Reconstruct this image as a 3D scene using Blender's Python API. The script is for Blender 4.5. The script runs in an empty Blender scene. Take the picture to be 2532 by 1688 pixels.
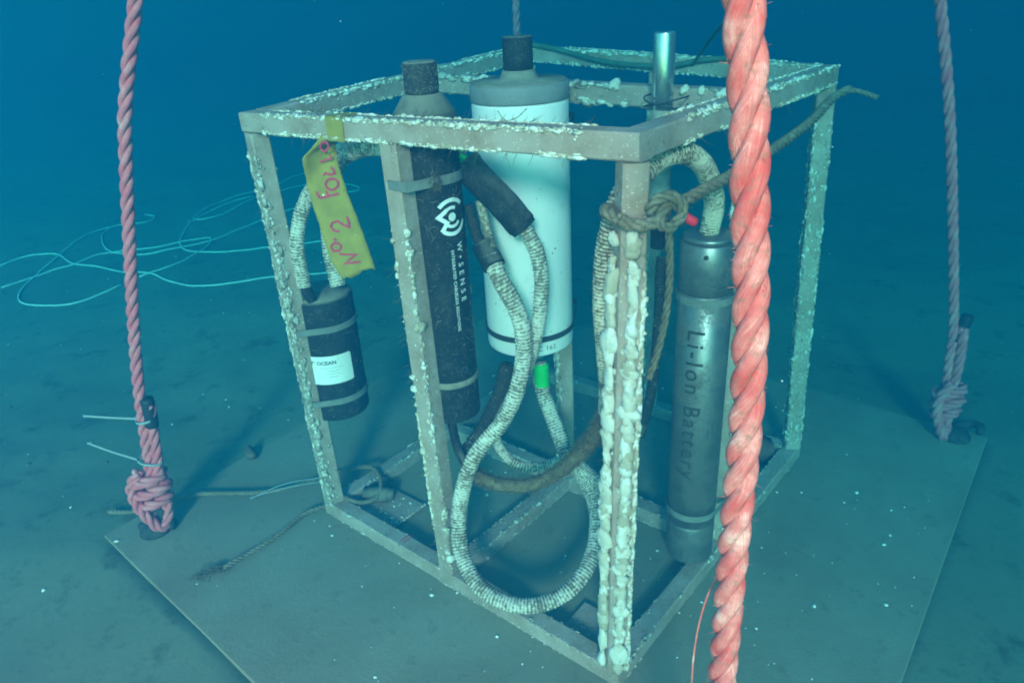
import bpy, bmesh, math, random
from math import sin, cos, pi, radians
from mathutils import Vector, Matrix, Quaternion, noise

scene = bpy.context.scene
COL = scene.collection

# ------------------------------------------------------------------ camera, sky, sun, exposure
cd = bpy.data.cameras.new('camera'); cam = bpy.data.objects.new('camera', cd); COL.objects.link(cam)
cam.matrix_world = Matrix(((.78313515,-.23515731,.57567385,1.21214924),(.61964801,.37296231,-.69060514,-.755417756),(-.05230380,.89755231,.43779465,1.07053395),(0,0,0,1)))
cd.sensor_width = 36.0; cd.lens = 36.0*1837.01/2532; cd.clip_start = .02; cd.clip_end = 300
scene.camera = cam

SUN_EL = radians(24); SUN_TO = Vector((-.56,.83,0)).normalized()      # heading the light travels towards
w = bpy.data.worlds.new('World'); scene.world = w; w.use_nodes = True
nt = w.node_tree; bg = nt.nodes['Background']
sky = nt.nodes.new('ShaderNodeTexSky'); sky.sky_type = 'NISHITA'; sky.sun_disc = False
sky.sun_elevation = SUN_EL; sky.sun_rotation = math.atan2(-SUN_TO.x, -SUN_TO.y)
nt.links.new(sky.outputs['Color'], bg.inputs['Color']); bg.inputs['Strength'].default_value = .15
sd = bpy.data.lights.new('strobe_sun', 'SUN'); sd.energy = 5.0; sd.angle = radians(8); sd.color = (1.0,.33,.315)  # sun lamp stands in for the camera's strobes, reddened against the water
strobe_sun = bpy.data.objects.new('strobe_sun', sd); COL.objects.link(strobe_sun)
ldir = Vector((SUN_TO.x*cos(SUN_EL), SUN_TO.y*cos(SUN_EL), -sin(SUN_EL)))
strobe_sun.rotation_euler = ldir.to_track_quat('-Z','Y').to_euler()
vs_ = scene.view_settings; vs_.view_transform = 'Standard'; vs_.look = 'None'; vs_.exposure = 1.45; vs_.gamma = 1; vs_.use_curve_mapping = False
scene.cycles.use_denoising = True
scene.cycles.volume_bounces = 2
scene.cycles.filter_width = 1.9

# the water: an even volume that swallows red first
FLOOR = (-18, 20, -1.12, 22); HAZE = (-18.5, 20.5, -1.18, 22.5, -1.2, 4.1)  # water box cut close behind the camera so lamp light fades like strobes
WATER = bpy.data.materials.new('sea_water'); WATER.use_nodes = True
wn = WATER.node_tree; wn.nodes.clear()
wo = wn.nodes.new('ShaderNodeOutputMaterial'); wv = wn.nodes.new('ShaderNodeVolumePrincipled')
SCATTER = (.001, .0560, .120); ABSORB = (.80, .192, .160); DENS = .90        # per metre
wv.inputs['Density'].default_value = DENS
wv.inputs['Color'].default_value = (*[s/DENS for s in SCATTER], 1)
wv.inputs['Absorption Color'].default_value = (*[(1-a/(DENS-s))**2 for s,a in zip(SCATTER, ABSORB)], 1)
wv.inputs['Anisotropy'].default_value = 0.0
wn.links.new(wv.outputs['Volume'], wo.inputs['Volume'])

# measured points of the site (metres; the frame's left bottom corner is the origin)
P = {
 'top_A': [(-0.006,-0.005,0.886)],
 'top_B': [(0.784,0.005,0.905)],
 'top_D': [(0.765,0.797,0.892)],
 'top_C': [(0.004,0.811,0.922)],
 'bot_A': [(-0.003,0.007,0.0)],
 'bot_B': [(0.774,-0.006,0.0)],
 'bot_D': [(0.788,0.81,0.0)],
 'bot_C': [(0,0.807,0)],
 'modem': [(0.366,0.076,0.968),(0.375,0.083,0.899),(0.376,0.083,0.396),(0.375,0.083,0.34)],
 'leftcan': [(0.011,0.092,0.515),(0.014,0.095,0.242)],
 'white': [(0.39,0.291,0.915),(0.399,0.299,0.404)],
 'batt': [(0.731,0.327,0.685),(0.734,0.33,0.037)],
 'tube': [(0.626,0.344,0.976),(0.636,0.353,0.658)],
 'rope_left': [(-0.065,-0.077,1.157),(-0.088,-0.096,1.072),(-0.133,-0.134,0.918),(-0.155,-0.152,0.816),(-0.211,-0.198,0.505),(-0.235,-0.219,0.343),(-0.249,-0.23,0.225),(-0.259,-0.239,0.142),(-0.278,-0.255,0.022)],
 'rope_left_tail': [(-0.221,-0.207,0.327),(-0.229,-0.214,0.264),(-0.235,-0.219,0.203),(-0.25,-0.231,0.12)],
 'rope_right': [(0.865,0.944,1.095),(0.885,0.961,0.992),(0.927,0.995,0.805),(0.966,1.028,0.595),(1.014,1.068,0.307),(1.022,1.074,0.201),(1.033,1.084,0.089),(1.044,1.093,0.018)],
 'rope_back': [(-0.249,1.112,1.17),(-0.253,1.109,1.015),(-0.254,1.108,0.912),(-0.257,1.106,0.673)],
 'rope_front': [(1.02,-0.314,1.103),(1.026,-0.31,1.053),(1.032,-0.304,0.997),(1.037,-0.3,0.934),(1.043,-0.295,0.849),(1.046,-0.293,0.766),(1.046,-0.293,0.692),(1.046,-0.292,0.607),(1.047,-0.291,0.492),(1.048,-0.291,0.342)],
 'hose_arch_low': [(0.037,0.035,0.556),(0.036,0.034,0.597),(0.037,0.036,0.64),(0.039,0.05,0.684),(0.047,0.07,0.722),(0.089,0.079,0.765),(0.14,0.082,0.799),(0.19,0.085,0.82),(0.239,0.087,0.829),(0.276,0.105,0.819),(0.289,0.129,0.791)],
 'hose_arch_high': [(0.07,0.089,0.544),(0.059,0.093,0.582),(0.05,0.099,0.624),(0.047,0.109,0.673),(0.059,0.119,0.732),(0.093,0.122,0.793),(0.137,0.119,0.82),(0.183,0.118,0.833),(0.23,0.131,0.829),(0.269,0.151,0.803)],
 'hose_mid_right': [(0.399,0.129,0.811),(0.421,0.134,0.785),(0.453,0.148,0.749),(0.487,0.163,0.704),(0.507,0.167,0.665),(0.514,0.167,0.621),(0.515,0.16,0.576),(0.512,0.151,0.53),(0.495,0.144,0.47),(0.474,0.14,0.422),(0.448,0.13,0.363),(0.417,0.118,0.302),(0.404,0.094,0.267)],
 'hose_mid_left': [(0.398,0.128,0.741),(0.413,0.128,0.691),(0.448,0.118,0.664),(0.472,0.112,0.627),(0.494,0.117,0.587),(0.509,0.117,0.543),(0.507,0.115,0.486),(0.501,0.097,0.429),(0.48,0.079,0.374),(0.461,0.051,0.342),(0.449,0.028,0.309),(0.434,0.015,0.253),(0.424,0.007,0.185),(0.445,-0.015,0.129),(0.488,-0.031,0.097),(0.536,-0.03,0.081),(0.584,-0.01,0.075),(0.62,0.027,0.079),(0.641,0.071,0.097),(0.64,0.122,0.118),(0.621,0.171,0.146),(0.59,0.21,0.167),(0.546,0.238,0.187),(0.506,0.244,0.215),(0.476,0.258,0.247),(0.444,0.271,0.291),(0.422,0.278,0.331),(0.413,0.284,0.385)],
 'hose_batt': [(0.732,0.329,0.688),(0.745,0.313,0.74),(0.751,0.279,0.786),(0.755,0.231,0.824),(0.753,0.176,0.848),(0.744,0.131,0.848),(0.742,0.089,0.836),(0.733,0.056,0.815),(0.727,0.044,0.782),(0.72,0.039,0.742),(0.718,0.037,0.699),(0.718,0.037,0.654),(0.718,0.044,0.598),(0.716,0.055,0.536),(0.705,0.071,0.476),(0.671,0.096,0.416),(0.619,0.117,0.341),(0.572,0.117,0.282),(0.529,0.094,0.252),(0.48,0.067,0.248),(0.437,0.057,0.253),(0.416,0.052,0.267)],
 'cable_modem': [(0.371,0.066,0.352),(0.38,0.061,0.32),(0.392,0.058,0.288),(0.416,0.052,0.267)],
 'hose_inner': [(0.395,0.152,0.315),(0.4,0.156,0.26),(0.42,0.16,0.23),(0.449,0.17,0.214),(0.478,0.195,0.212),(0.508,0.22,0.224),(0.515,0.239,0.237)],
 'hose_short': [(0.503,0.242,0.215),(0.543,0.236,0.205),(0.582,0.229,0.194),(0.617,0.22,0.183),(0.648,0.232,0.142)],
 'hose_sensor': [(0.637,0.354,0.623),(0.641,0.344,0.586),(0.646,0.335,0.541),(0.644,0.334,0.455),(0.639,0.329,0.365),(0.625,0.317,0.269)],
 'hose_white_short': [(0.389,0.329,0.317),(0.397,0.335,0.264),(0.419,0.328,0.216),(0.446,0.311,0.191),(0.474,0.283,0.191)],
 'lash_line': [(0.809,0.029,0.81),(0.811,0.043,0.825),(0.819,0.056,0.819),(0.819,0.114,0.82),(0.815,0.202,0.818),(0.793,0.418,0.811),(0.783,0.605,0.819),(0.774,0.754,0.838),(0.785,0.808,0.847),(0.812,0.812,0.841),(0.838,0.807,0.834)],
 'lash_tail': [(0.807,0.04,0.796),(0.807,0.046,0.76),(0.806,0.052,0.718),(0.802,0.055,0.673),(0.795,0.056,0.627),(0.788,0.05,0.588),(0.783,0.046,0.568)],
 'red_end': [(0.819,0.043,0.808),(0.83,0.045,0.802),(0.837,0.051,0.796)],
 'lashknot': [(0.777,0.002,0.812),(0.811,0.043,0.812)],
 'tape_L': [(0.212,0.031,0.89),(0.225,0.017,0.889),(0.216,-0.0,0.864),(0.21,-0.044,0.833),(0.191,-0.029,0.782),(0.195,-0.024,0.73),(0.204,-0.017,0.652),(0.216,-0.007,0.618)],
 'tape_R': [(0.232,0.048,0.887),(0.247,0.035,0.886),(0.246,0.03,0.868),(0.203,0.03,0.848),(0.232,0.008,0.814),(0.24,0.013,0.764),(0.252,0.023,0.695),(0.26,0.03,0.638)],
 'ink0': [(0.204,-0.018,0.763),(0.217,-0.008,0.766),(0.229,0.002,0.769)],
 'ink1': [(0.204,-0.018,0.763),(0.203,-0.02,0.769),(0.201,-0.021,0.775)],
 'ink2': [(0.216,-0.009,0.766),(0.214,-0.01,0.771),(0.213,-0.011,0.775)],
 'ink3': [(0.23,0.003,0.785),(0.229,0.002,0.781),(0.226,0.0,0.778),(0.223,-0.003,0.776),(0.219,-0.006,0.776),(0.216,-0.008,0.778),(0.215,-0.01,0.782),(0.214,-0.01,0.786),(0.216,-0.009,0.79),(0.218,-0.007,0.793),(0.222,-0.004,0.794),(0.225,-0.001,0.794),(0.228,0.002,0.792),(0.23,0.003,0.789),(0.23,0.003,0.785)],
 'ink4': [(0.213,-0.011,0.8),(0.217,-0.008,0.804),(0.221,-0.004,0.801),(0.228,0.001,0.802),(0.227,0.0,0.808),(0.224,-0.002,0.813)],
 'ink5': [(0.222,-0.004,0.705),(0.215,-0.01,0.708),(0.212,-0.012,0.715),(0.215,-0.01,0.721),(0.221,-0.004,0.723),(0.228,0.001,0.717),(0.235,0.008,0.711),(0.236,0.008,0.721),(0.234,0.007,0.73)],
 'ink6': [(0.221,-0.004,0.678),(0.22,-0.005,0.675),(0.218,-0.007,0.672),(0.215,-0.009,0.671),(0.212,-0.012,0.671),(0.21,-0.014,0.673),(0.209,-0.015,0.676),(0.208,-0.015,0.679),(0.209,-0.014,0.682),(0.211,-0.012,0.684),(0.214,-0.01,0.686),(0.217,-0.008,0.685),(0.219,-0.006,0.684),(0.221,-0.005,0.681),(0.221,-0.004,0.678)],
 'ink7': [(0.214,-0.01,0.694),(0.215,-0.009,0.689)],
 'ink8': [(0.217,-0.008,0.666),(0.226,-0.0,0.664),(0.24,0.011,0.663),(0.231,0.004,0.656),(0.223,-0.003,0.648),(0.233,0.005,0.649),(0.243,0.014,0.65)],
 'ink9': [(0.212,-0.012,0.822),(0.219,-0.006,0.825),(0.226,-0.0,0.826),(0.225,-0.001,0.833)],
 'ink10': [(0.225,-0.001,0.846),(0.224,-0.002,0.843),(0.222,-0.003,0.84),(0.22,-0.005,0.839),(0.218,-0.007,0.839),(0.216,-0.008,0.841),(0.215,-0.009,0.843),(0.215,-0.009,0.847),(0.216,-0.008,0.85),(0.218,-0.007,0.852),(0.22,-0.005,0.853),(0.222,-0.004,0.853),(0.224,-0.002,0.852),(0.225,-0.001,0.849),(0.225,-0.001,0.846)],
 'cord_a': [(-2.723,0.287,0.0),(-2.747,0.389,0.0),(-2.684,0.476,0.0),(-2.619,0.506,0.0),(-2.45,0.498,0.0),(-2.331,0.55,0.0),(-2.184,0.566,0.0),(-2.078,0.577,0.0),(-1.964,0.617,0.0),(-1.813,0.621,0.0),(-1.659,0.645,0.0),(-1.562,0.693,0.0),(-1.494,0.766,0.0),(-1.42,0.858,0.0),(-1.304,0.968,0.0),(-1.264,1.025,0.0),(-1.207,1.095,0.0)],
 'cord_b': [(-2.439,0.186,0.0),(-2.451,0.304,0.0),(-2.452,0.403,0.0),(-2.441,0.494,0.0),(-2.473,0.615,0.0),(-2.43,0.73,0.0),(-2.34,0.839,0.0),(-2.306,0.966,0.0),(-2.255,1.062,0.0),(-2.193,1.052,0.0),(-2.059,0.928,0.0),(-1.985,0.798,0.0),(-1.956,0.677,0.0),(-1.97,0.614,0.0),(-1.969,0.571,0.0)],
 'cord_c': [(-1.971,0.49,0.0),(-1.967,0.397,0.0),(-1.971,0.298,0.0),(-2.046,0.22,0.0),(-2.137,0.172,0.0),(-2.233,0.177,0.0),(-2.355,0.236,0.0),(-2.456,0.332,0.0),(-2.606,0.501,0.0),(-2.716,0.62,0.0),(-2.82,0.758,0.0),(-2.841,0.882,0.0),(-2.828,0.951,0.0),(-2.797,1.047,0.0),(-2.856,1.113,0.0),(-2.913,1.089,0.0)],
 'cord_d': [(-2.833,0.861,0.0),(-2.78,0.796,0.0),(-2.662,0.733,0.0),(-2.51,0.684,0.0),(-2.386,0.708,0.0),(-2.269,0.785,0.0),(-2.216,0.898,0.0),(-2.182,1.044,0.0),(-2.203,1.233,0.0),(-2.208,1.367,0.0),(-2.214,1.518,0.0),(-2.193,1.636,0.0),(-2.146,1.836,0.0)],
 'cord_e': [(-2.227,1.962,0.0),(-2.2,2.033,0.0),(-2.433,2.076,0.0),(-2.651,1.988,0.0),(-2.67,1.774,0.0),(-2.651,1.61,0.0),(-2.559,1.408,0.0),(-2.514,1.265,0.0),(-2.552,1.196,0.0),(-2.619,1.208,0.0),(-2.746,1.378,0.0),(-2.791,1.557,0.0),(-2.792,1.772,0.0),(-2.89,2.135,0.0),(-2.775,2.428,0.0)],
 'cord_f': [(-2.699,1.643,0.0),(-2.691,1.443,0.0),(-2.589,1.208,0.0),(-2.427,1.035,0.0),(-2.292,0.941,0.0),(-2.154,0.887,0.0),(-2.057,0.886,0.0),(-1.949,0.933,0.0),(-1.852,1.018,0.0),(-1.79,1.094,0.0),(-1.63,1.293,0.0),(-1.537,1.366,0.0),(-1.393,1.345,0.0),(-1.332,1.282,0.0)],
 'brown_rope': [(-0.009,0.02,0.01),(-0.03,-0.031,0.01),(-0.021,-0.097,0.01),(-0.019,-0.154,0.01),(-0.024,-0.199,0.01),(-0.026,-0.239,0.01)],
 'brown_fray': [(-0.037,-0.234,0.0),(-0.06,-0.281,0.0)],
 'coil': [(0.025,0.038,0.02),(0.067,0.054,0.02),(0.084,0.089,0.02),(0.056,0.128,0.02),(0.004,0.153,0.02),(-0.038,0.146,0.02),(-0.074,0.122,0.02),(-0.104,0.08,0.02),(-0.127,0.033,0.02),(-0.153,-0.011,0.02),(-0.195,-0.054,0.02),(-0.273,-0.11,0.02),(-0.311,-0.144,0.02),(-0.36,-0.236,0.02),(-0.381,-0.257,0.02),(-0.431,-0.289,0.02)],
 'tie_bundle': [(-0.184,-0.069,0.03),(-0.14,-0.006,0.03),(-0.088,0.062,0.03),(-0.048,0.102,0.03)],
 'tie_bundle2': [(-0.187,-0.069,0.02),(-0.14,-0.008,0.02),(-0.086,0.059,0.02),(-0.043,0.096,0.02)],
 'gussetA': [(0.009,0.062,0.004),(0.008,0.151,0.004),(0.171,0.149,0.004),(0.169,0.04,0.004)],
 'gussetB': [(0.631,0.013,0.004),(0.633,0.11,0.004),(0.75,0.126,0.004),(0.726,0.044,0.004)],
 'weightA': [(0.049,0.078,0.03)],
 'weightD': [(0.742,0.718,0.03)],
 'stone': [(-0.348,0.037,0.0)],
 'shackle_l': [(-0.279,-0.253,0.0)],
 'shackle_r': [(1.068,1.107,0.0)],
 'zip1': [(-0.214,-0.201,0.291),(-0.25,-0.231,0.29),(-0.293,-0.267,0.297),(-0.333,-0.301,0.305)],
 'zip2': [(-0.236,-0.219,0.172),(-0.268,-0.246,0.188),(-0.306,-0.278,0.212),(-0.342,-0.308,0.239)],
 'thin_line': [(0.517,0.683,0.899),(0.552,0.647,0.927),(0.612,0.567,0.964),(0.667,0.483,0.99),(0.725,0.401,1.025),(0.782,0.318,1.059)],
}
# ------------------------------------------------------------------ helpers
def link(o):
    COL.objects.link(o); return o

def mesh_obj(name, verts, faces, mat, parent=None, smooth=True, attrs=None, uv=None):
    me = bpy.data.meshes.new(name)
    me.from_pydata([tuple(v) for v in verts], [], faces)
    me.materials.append(mat)
    if smooth:
        me.polygons.foreach_set('use_smooth', [True]*len(me.polygons))
    for an, vals in (attrs or {}).items():
        a = me.attributes.new(an, 'FLOAT', 'POINT'); a.data.foreach_set('value', vals)
    me.update()
    o = link(bpy.data.objects.new(name, me))
    if parent is not None:
        o.parent = parent; o.matrix_parent_inverse = parent.matrix_world.inverted()
    return o

def thing(name, label, cat, loc=(0,0,0), group=None):
    o = link(bpy.data.objects.new(name, None)); o.location = loc
    o.matrix_world = Matrix.Translation(loc)
    o.empty_display_size = .05
    tag(o, label, cat, group); return o

def tag(o, label, cat, group=None):
    o['label'] = label; o['category'] = cat
    if group: o['group'] = group
    return o

def structure(o): o['kind'] = 'structure'; return o
def stuff(o): o['kind'] = 'stuff'; return o

class MB:
    """collects geometry for one mesh"""
    def __init__(self): self.v=[]; self.f=[]; self.a=[]
    def add(self, vs, fs, a=None):
        n=len(self.v); self.v+= [tuple(x) for x in vs]; self.f += [tuple(i+n for i in f) for f in fs]
        self.a += (a if a is not None else [0.0]*len(vs))
    def build(self, name, mat, parent=None, smooth=True, attr=None):
        return mesh_obj(name, self.v, self.f, mat, parent, smooth, {attr:self.a} if attr else None)

def catmull(pts, step):
    pts=[Vector(q) for q in pts]
    q=[pts[0]*2-pts[1]]+pts+[pts[-1]*2-pts[-2]]
    out=[]
    for i in range(1,len(q)-2):
        p0,p1,p2,p3=q[i-1:i+3]
        n=max(2,int((p2-p1).length/step*1.05)+1)
        for j in range(n):
            t=j/n
            out.append(.5*((2*p1)+(p2-p0)*t+(2*p0-5*p1+4*p2-p3)*t*t+(3*p1-p0-3*p2+p3)*t**3))
    out.append(pts[-1]); 
    # uniform resample
    L=[0]
    for a,b in zip(out,out[1:]): L.append(L[-1]+(b-a).length)
    n=max(2,int(round(L[-1]/step))); res=[]; k=0
    for i in range(n+1):
        s=L[-1]*i/n
        while k<len(L)-2 and L[k+1]<s: k+=1
        d=L[k+1]-L[k]; t=0 if d<1e-9 else (s-L[k])/d
        res.append(out[k].lerp(out[k+1],min(1,t)))
    return res

def frames(path):
    n=len(path); T=[]
    for i in range(n):
        a=path[max(0,i-1)]; b=path[min(n-1,i+1)]; T.append((b-a).normalized())
    u=T[0].orthogonal().normalized(); U=[]
    for i in range(n):
        u=(u-T[i]*u.dot(T[i])).normalized(); U.append(u.copy())
    return T,U,[t.cross(x) for t,x in zip(T,U)]

def tube_geo(path, rad, seg=12, cap=True):
    """rad: float or f(i, angle_index, s)->radius, path already sampled"""
    T,U,V=frames(path); vs=[];fs=[]
    s=0; n=len(path)
    for i in range(n):
        if i: s+=(path[i]-path[i-1]).length
        for j in range(seg):
            a=2*pi*j/seg
            r=rad(i,j,s) if callable(rad) else rad
            vs.append(path[i]+(U[i]*cos(a)+V[i]*sin(a))*r)
    for i in range(n-1):
        for j in range(seg):
            k=(j+1)%seg
            fs.append((i*seg+j,i*seg+k,(i+1)*seg+k,(i+1)*seg+j))
    if cap:
        fs.append(tuple(range(seg-1,-1,-1))); fs.append(tuple((n-1)*seg+j for j in range(seg)))
    return vs,fs

def lathe(profile, seg, cx, cy):
    """profile: list of (r,z) from bottom to top"""
    vs=[];fs=[]
    for r,z in profile:
        for j in range(seg):
            a=2*pi*j/seg; vs.append((cx+r*cos(a),cy+r*sin(a),z))
    for i in range(len(profile)-1):
        for j in range(seg):
            k=(j+1)%seg; fs.append((i*seg+j,i*seg+k,(i+1)*seg+k,(i+1)*seg+j))
    fs.append(tuple(range(seg-1,-1,-1))); fs.append(tuple((len(profile)-1)*seg+j for j in range(seg)))
    return vs,fs

def rounded(r,z0,z1,b=.003,n=3):
    """closed cylinder profile with rounded rims"""
    pr=[(r-b,z0)]
    for i in range(1,n+1):
        a=pi/2*i/n; pr.append((r-b+b*sin(a),z0+b-b*cos(a)))
    for i in range(n+1):
        a=pi/2*i/n; pr.append((r-b+b*cos(a),z1-b+b*sin(a)))
    return pr

def beam_geo(a,b,size,up=Vector((0,0,1)),bev=.0025,step=.02,wob=.0):
    """square tube with chamfered edges between two centre points"""
    a=Vector(a);b=Vector(b);t=(b-a).normalized()
    x=t.cross(up)
    if x.length<1e-3: x=t.cross(Vector((0,1,0)))
    x.normalize(); y=x.cross(t).normalized(); h=size/2
    prof=[(h,h-bev),(h-bev,h),(-h+bev,h),(-h,h-bev),(-h,-h+bev),(-h+bev,-h),(h-bev,-h),(h,-h+bev)]
    n=max(1,int((b-a).length/step)); vs=[];fs=[]
    for i in range(n+1):
        c=a.lerp(b,i/n)
        for u,v in prof: vs.append(c+x*u+y*v)
    for i in range(n):
        for j in range(8):
            k=(j+1)%8; fs.append((i*8+j,(i+1)*8+j,(i+1)*8+k,i*8+k))
    fs.append(tuple(range(8)));fs.append(tuple(n*8+j for j in range(7,-1,-1)))
    return vs,fs

def box_geo(x0,x1,y0,y1,z0,z1):
    vs=[(x,y,z) for x in (x0,x1) for y in (y0,y1) for z in (z0,z1)]
    return vs,[(0,1,3,2),(4,6,7,5),(0,4,5,1),(2,3,7,6),(0,2,6,4),(1,5,7,3)]

def bevel_obj(o,w=.003,seg=2):
    m=o.modifiers.new('bevel','BEVEL'); m.width=w; m.segments=seg; m.limit_method='ANGLE'; return o

# icosphere template
_bm=bmesh.new(); bmesh.ops.create_icosphere(_bm,subdivisions=2,radius=1.0); _bm.verts.ensure_lookup_table()
ICO=[v.co.copy() for v in _bm.verts]; ICOF=[tuple(v.index for v in f.verts) for f in _bm.faces]; _bm.free()
_bm=bmesh.new(); bmesh.ops.create_icosphere(_bm,subdivisions=1,radius=1.0); _bm.verts.ensure_lookup_table()
ICO1=[v.co.copy() for v in _bm.verts]; ICO1F=[tuple(v.index for v in f.verts) for f in _bm.faces]; _bm.free()

def lump(mb, c, r, nrm, rng, fine=False, flat=.75, along=None, stretch=1.0):
    """an irregular growth lump, flattened along its base"""
    base,fa=(ICO,ICOF) if fine else (ICO1,ICO1F)
    n=Vector(nrm).normalized(); u=n.orthogonal().normalized(); v=n.cross(u)
    a=rng.uniform(0,2*pi); u,v=u*cos(a)+v*sin(a),v*cos(a)-u*sin(a)
    sx,sy,sz=r*rng.uniform(.75,1.3),r*rng.uniform(.75,1.3),r*flat*rng.uniform(.7,1.35)
    if along is not None:
        u=(along-n*along.dot(n)).normalized(); v=n.cross(u); sx*=stretch
    off=Vector((rng.uniform(0,50),rng.uniform(0,50),rng.uniform(0,50)))
    tint=rng.random(); vs=[]
    for q in base:
        k=1+.45*noise.noise(q*1.3+off)+.22*noise.noise(q*3.1+off)
        vs.append(Vector(c)+u*(q.x*sx*k)+v*(q.y*sy*k)+n*(q.z*sz*k))
    mb.add(vs,fa,[tint]*len(vs))

def hair(mb,c,d,L,rng,r=.0006):
    d=Vector(d).normalized(); side=Vector((rng.uniform(-1,1),rng.uniform(-1,1),rng.uniform(-1,1)))*.5
    pts=[Vector(c)+d*(L*t)+side*(L*t*t*.6) for t in (0,.35,.7,1)]
    vs,fs=tube_geo(pts,lambda i,j,s:r*(1-.25*i),3,False); mb.add(vs,fs)

# ------------------------------------------------------------------ materials
def mat(name):
    m=bpy.data.materials.new(name); m.use_nodes=True; nt=m.node_tree
    return m,nt,nt.nodes['Principled BSDF']
def N(nt,t,**kw):
    n=nt.nodes.new(t)
    for k,v in kw.items():
        if k in n.inputs: n.inputs[k].default_value=v
        else: setattr(n,k,v)
    return n
def coord(nt,scale=1.0,vec=None):
    g=N(nt,'ShaderNodeTexCoord'); mp=N(nt,'ShaderNodeMapping'); 
    mp.inputs['Scale'].default_value=vec or (scale,)*3
    nt.links.new(g.outputs['Object'],mp.inputs['Vector']); return mp.outputs['Vector']
def noise_n(nt,vec,scale,detail=5,rough=.6):
    n=N(nt,'ShaderNodeTexNoise',Scale=scale,Detail=detail,Roughness=rough); nt.links.new(vec,n.inputs['Vector']); return n.outputs['Fac']
def ramp(nt,fac,stops):
    r=N(nt,'ShaderNodeValToRGB'); e=r.color_ramp.elements
    while len(e)<len(stops): e.new(.5)
    for x,(p,c) in zip(e,stops): x.position=p; x.color=(*c,1) if len(c)==3 else c
    nt.links.new(fac,r.inputs['Fac']); return r.outputs['Color']
def mix(nt,fac,a,b):
    m=N(nt,'ShaderNodeMix',data_type='RGBA')
    for s,v in ((0,fac),(6,a),(7,b)):
        if hasattr(v,'links') or isinstance(v,bpy.types.NodeSocket): nt.links.new(v,m.inputs[s])
        else: m.inputs[s].default_value=v if s==0 else (*v,1)
    return m.outputs[2]
def math_n(nt,op,a,b=None,clamp=False):
    m=N(nt,'ShaderNodeMath',operation=op,use_clamp=clamp)
    for i,v in enumerate((a,b)):
        if v is None: continue
        if isinstance(v,bpy.types.NodeSocket): nt.links.new(v,m.inputs[i])
        else: m.inputs[i].default_value=v
    return m.outputs[0]
def bump(nt,b,h,strength=.5,dist=.002):
    n=N(nt,'ShaderNodeBump',Strength=strength,Distance=dist); nt.links.new(h,n.inputs['Height']); nt.links.new(n.outputs['Normal'],b.inputs['Normal'])
def step01(nt,f,a,b): return ramp(nt,f,[(a,(0,0,0)),(b,(1,1,1))])
def up_mask(nt,lo=.35,hi=.9):
    g=N(nt,'ShaderNodeNewGeometry'); s=N(nt,'ShaderNodeSeparateXYZ'); nt.links.new(g.outputs['Normal'],s.inputs[0])
    mr=N(nt,'ShaderNodeMapRange'); mr.inputs['From Min'].default_value=lo; mr.inputs['From Max'].default_value=hi
    nt.links.new(s.outputs['Z'],mr.inputs['Value']); return mr.outputs['Result']

def M_steel():
    m,nt,b=mat('silted_frame_steel'); v=coord(nt)
    n1=noise_n(nt,v,14,6,.65); n2=noise_n(nt,v,55,4,.7); n3=noise_n(nt,v,240,3,.6)
    c=ramp(nt,n1,[(.32,(.28,.19,.135)),(.47,(.345,.26,.21)),(.62,(.41,.335,.29))])
    c=mix(nt,step01(nt,n2,.62,.72),c,(.16,.12,.08))
    c=mix(nt,math_n(nt,'MULTIPLY',step01(nt,n3,.62,.7),.8),c,(.7,.68,.6))
    nt.links.new(c,b.inputs['Base Color']); b.inputs['Roughness'].default_value=.85
    b.inputs['Specular IOR Level'].default_value=.15
    bump(nt,b,math_n(nt,'ADD',n2,math_n(nt,'MULTIPLY',n3,.5)),.35,.002); return m
def M_barnacle(name='barnacle_lime',cols=((.30,.24,.15),(.52,.46,.35),(.70,.66,.57),(.84,.83,.79))):
    m,nt,b=mat(name); v=coord(nt)
    a=N(nt,'ShaderNodeAttribute',attribute_name='tint')
    n1=noise_n(nt,v,90,5,.65); n2=noise_n(nt,v,420,3,.6)
    f=math_n(nt,'ADD',math_n(nt,'MULTIPLY',a.outputs['Fac'],.5),math_n(nt,'MULTIPLY',n1,.7))
    c=ramp(nt,f,list(zip((.25,.48,.66,.88),cols)))
    c=mix(nt,math_n(nt,'MULTIPLY',step01(nt,n2,.58,.7),.55),c,(.20,.16,.10))
    nt.links.new(c,b.inputs['Base Color']); b.inputs['Roughness'].default_value=.8
    bump(nt,b,math_n(nt,'ADD',n2,n1),.5,.002); return m
def M_hose(name,dark,light,growth=.5,hairy=0):
    m,nt,b=mat(name); v=coord(nt)
    a=N(nt,'ShaderNodeAttribute',attribute_name='ridge')
    n1=noise_n(nt,v,160,4,.65); n2=noise_n(nt,v,22,3,.5); n3=noise_n(nt,v,500,3,.6)
    f=math_n(nt,'ADD',math_n(nt,'MULTIPLY',a.outputs['Fac'],.42),math_n(nt,'MULTIPLY',math_n(nt,'SUBTRACT',n1,.5),1.5))
    f=math_n(nt,'ADD',f,math_n(nt,'MULTIPLY',math_n(nt,'SUBTRACT',n2,.5),.9))
    f=math_n(nt,'ADD',f,growth-.5+.3)
    c=ramp(nt,f,[(.28,dark),(.45,tuple(.5*(x+y) for x,y in zip(dark,light))),(.62,light)])
    c=mix(nt,math_n(nt,'MULTIPLY',step01(nt,n3,.55,.65),.5),c,(.20,.17,.11))
    nt.links.new(c,b.inputs['Base Color']); b.inputs['Roughness'].default_value=.85
    b.inputs['Specular IOR Level'].default_value=.2
    bump(nt,b,math_n(nt,'ADD',n1,n3),.6,.002); return m
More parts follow.
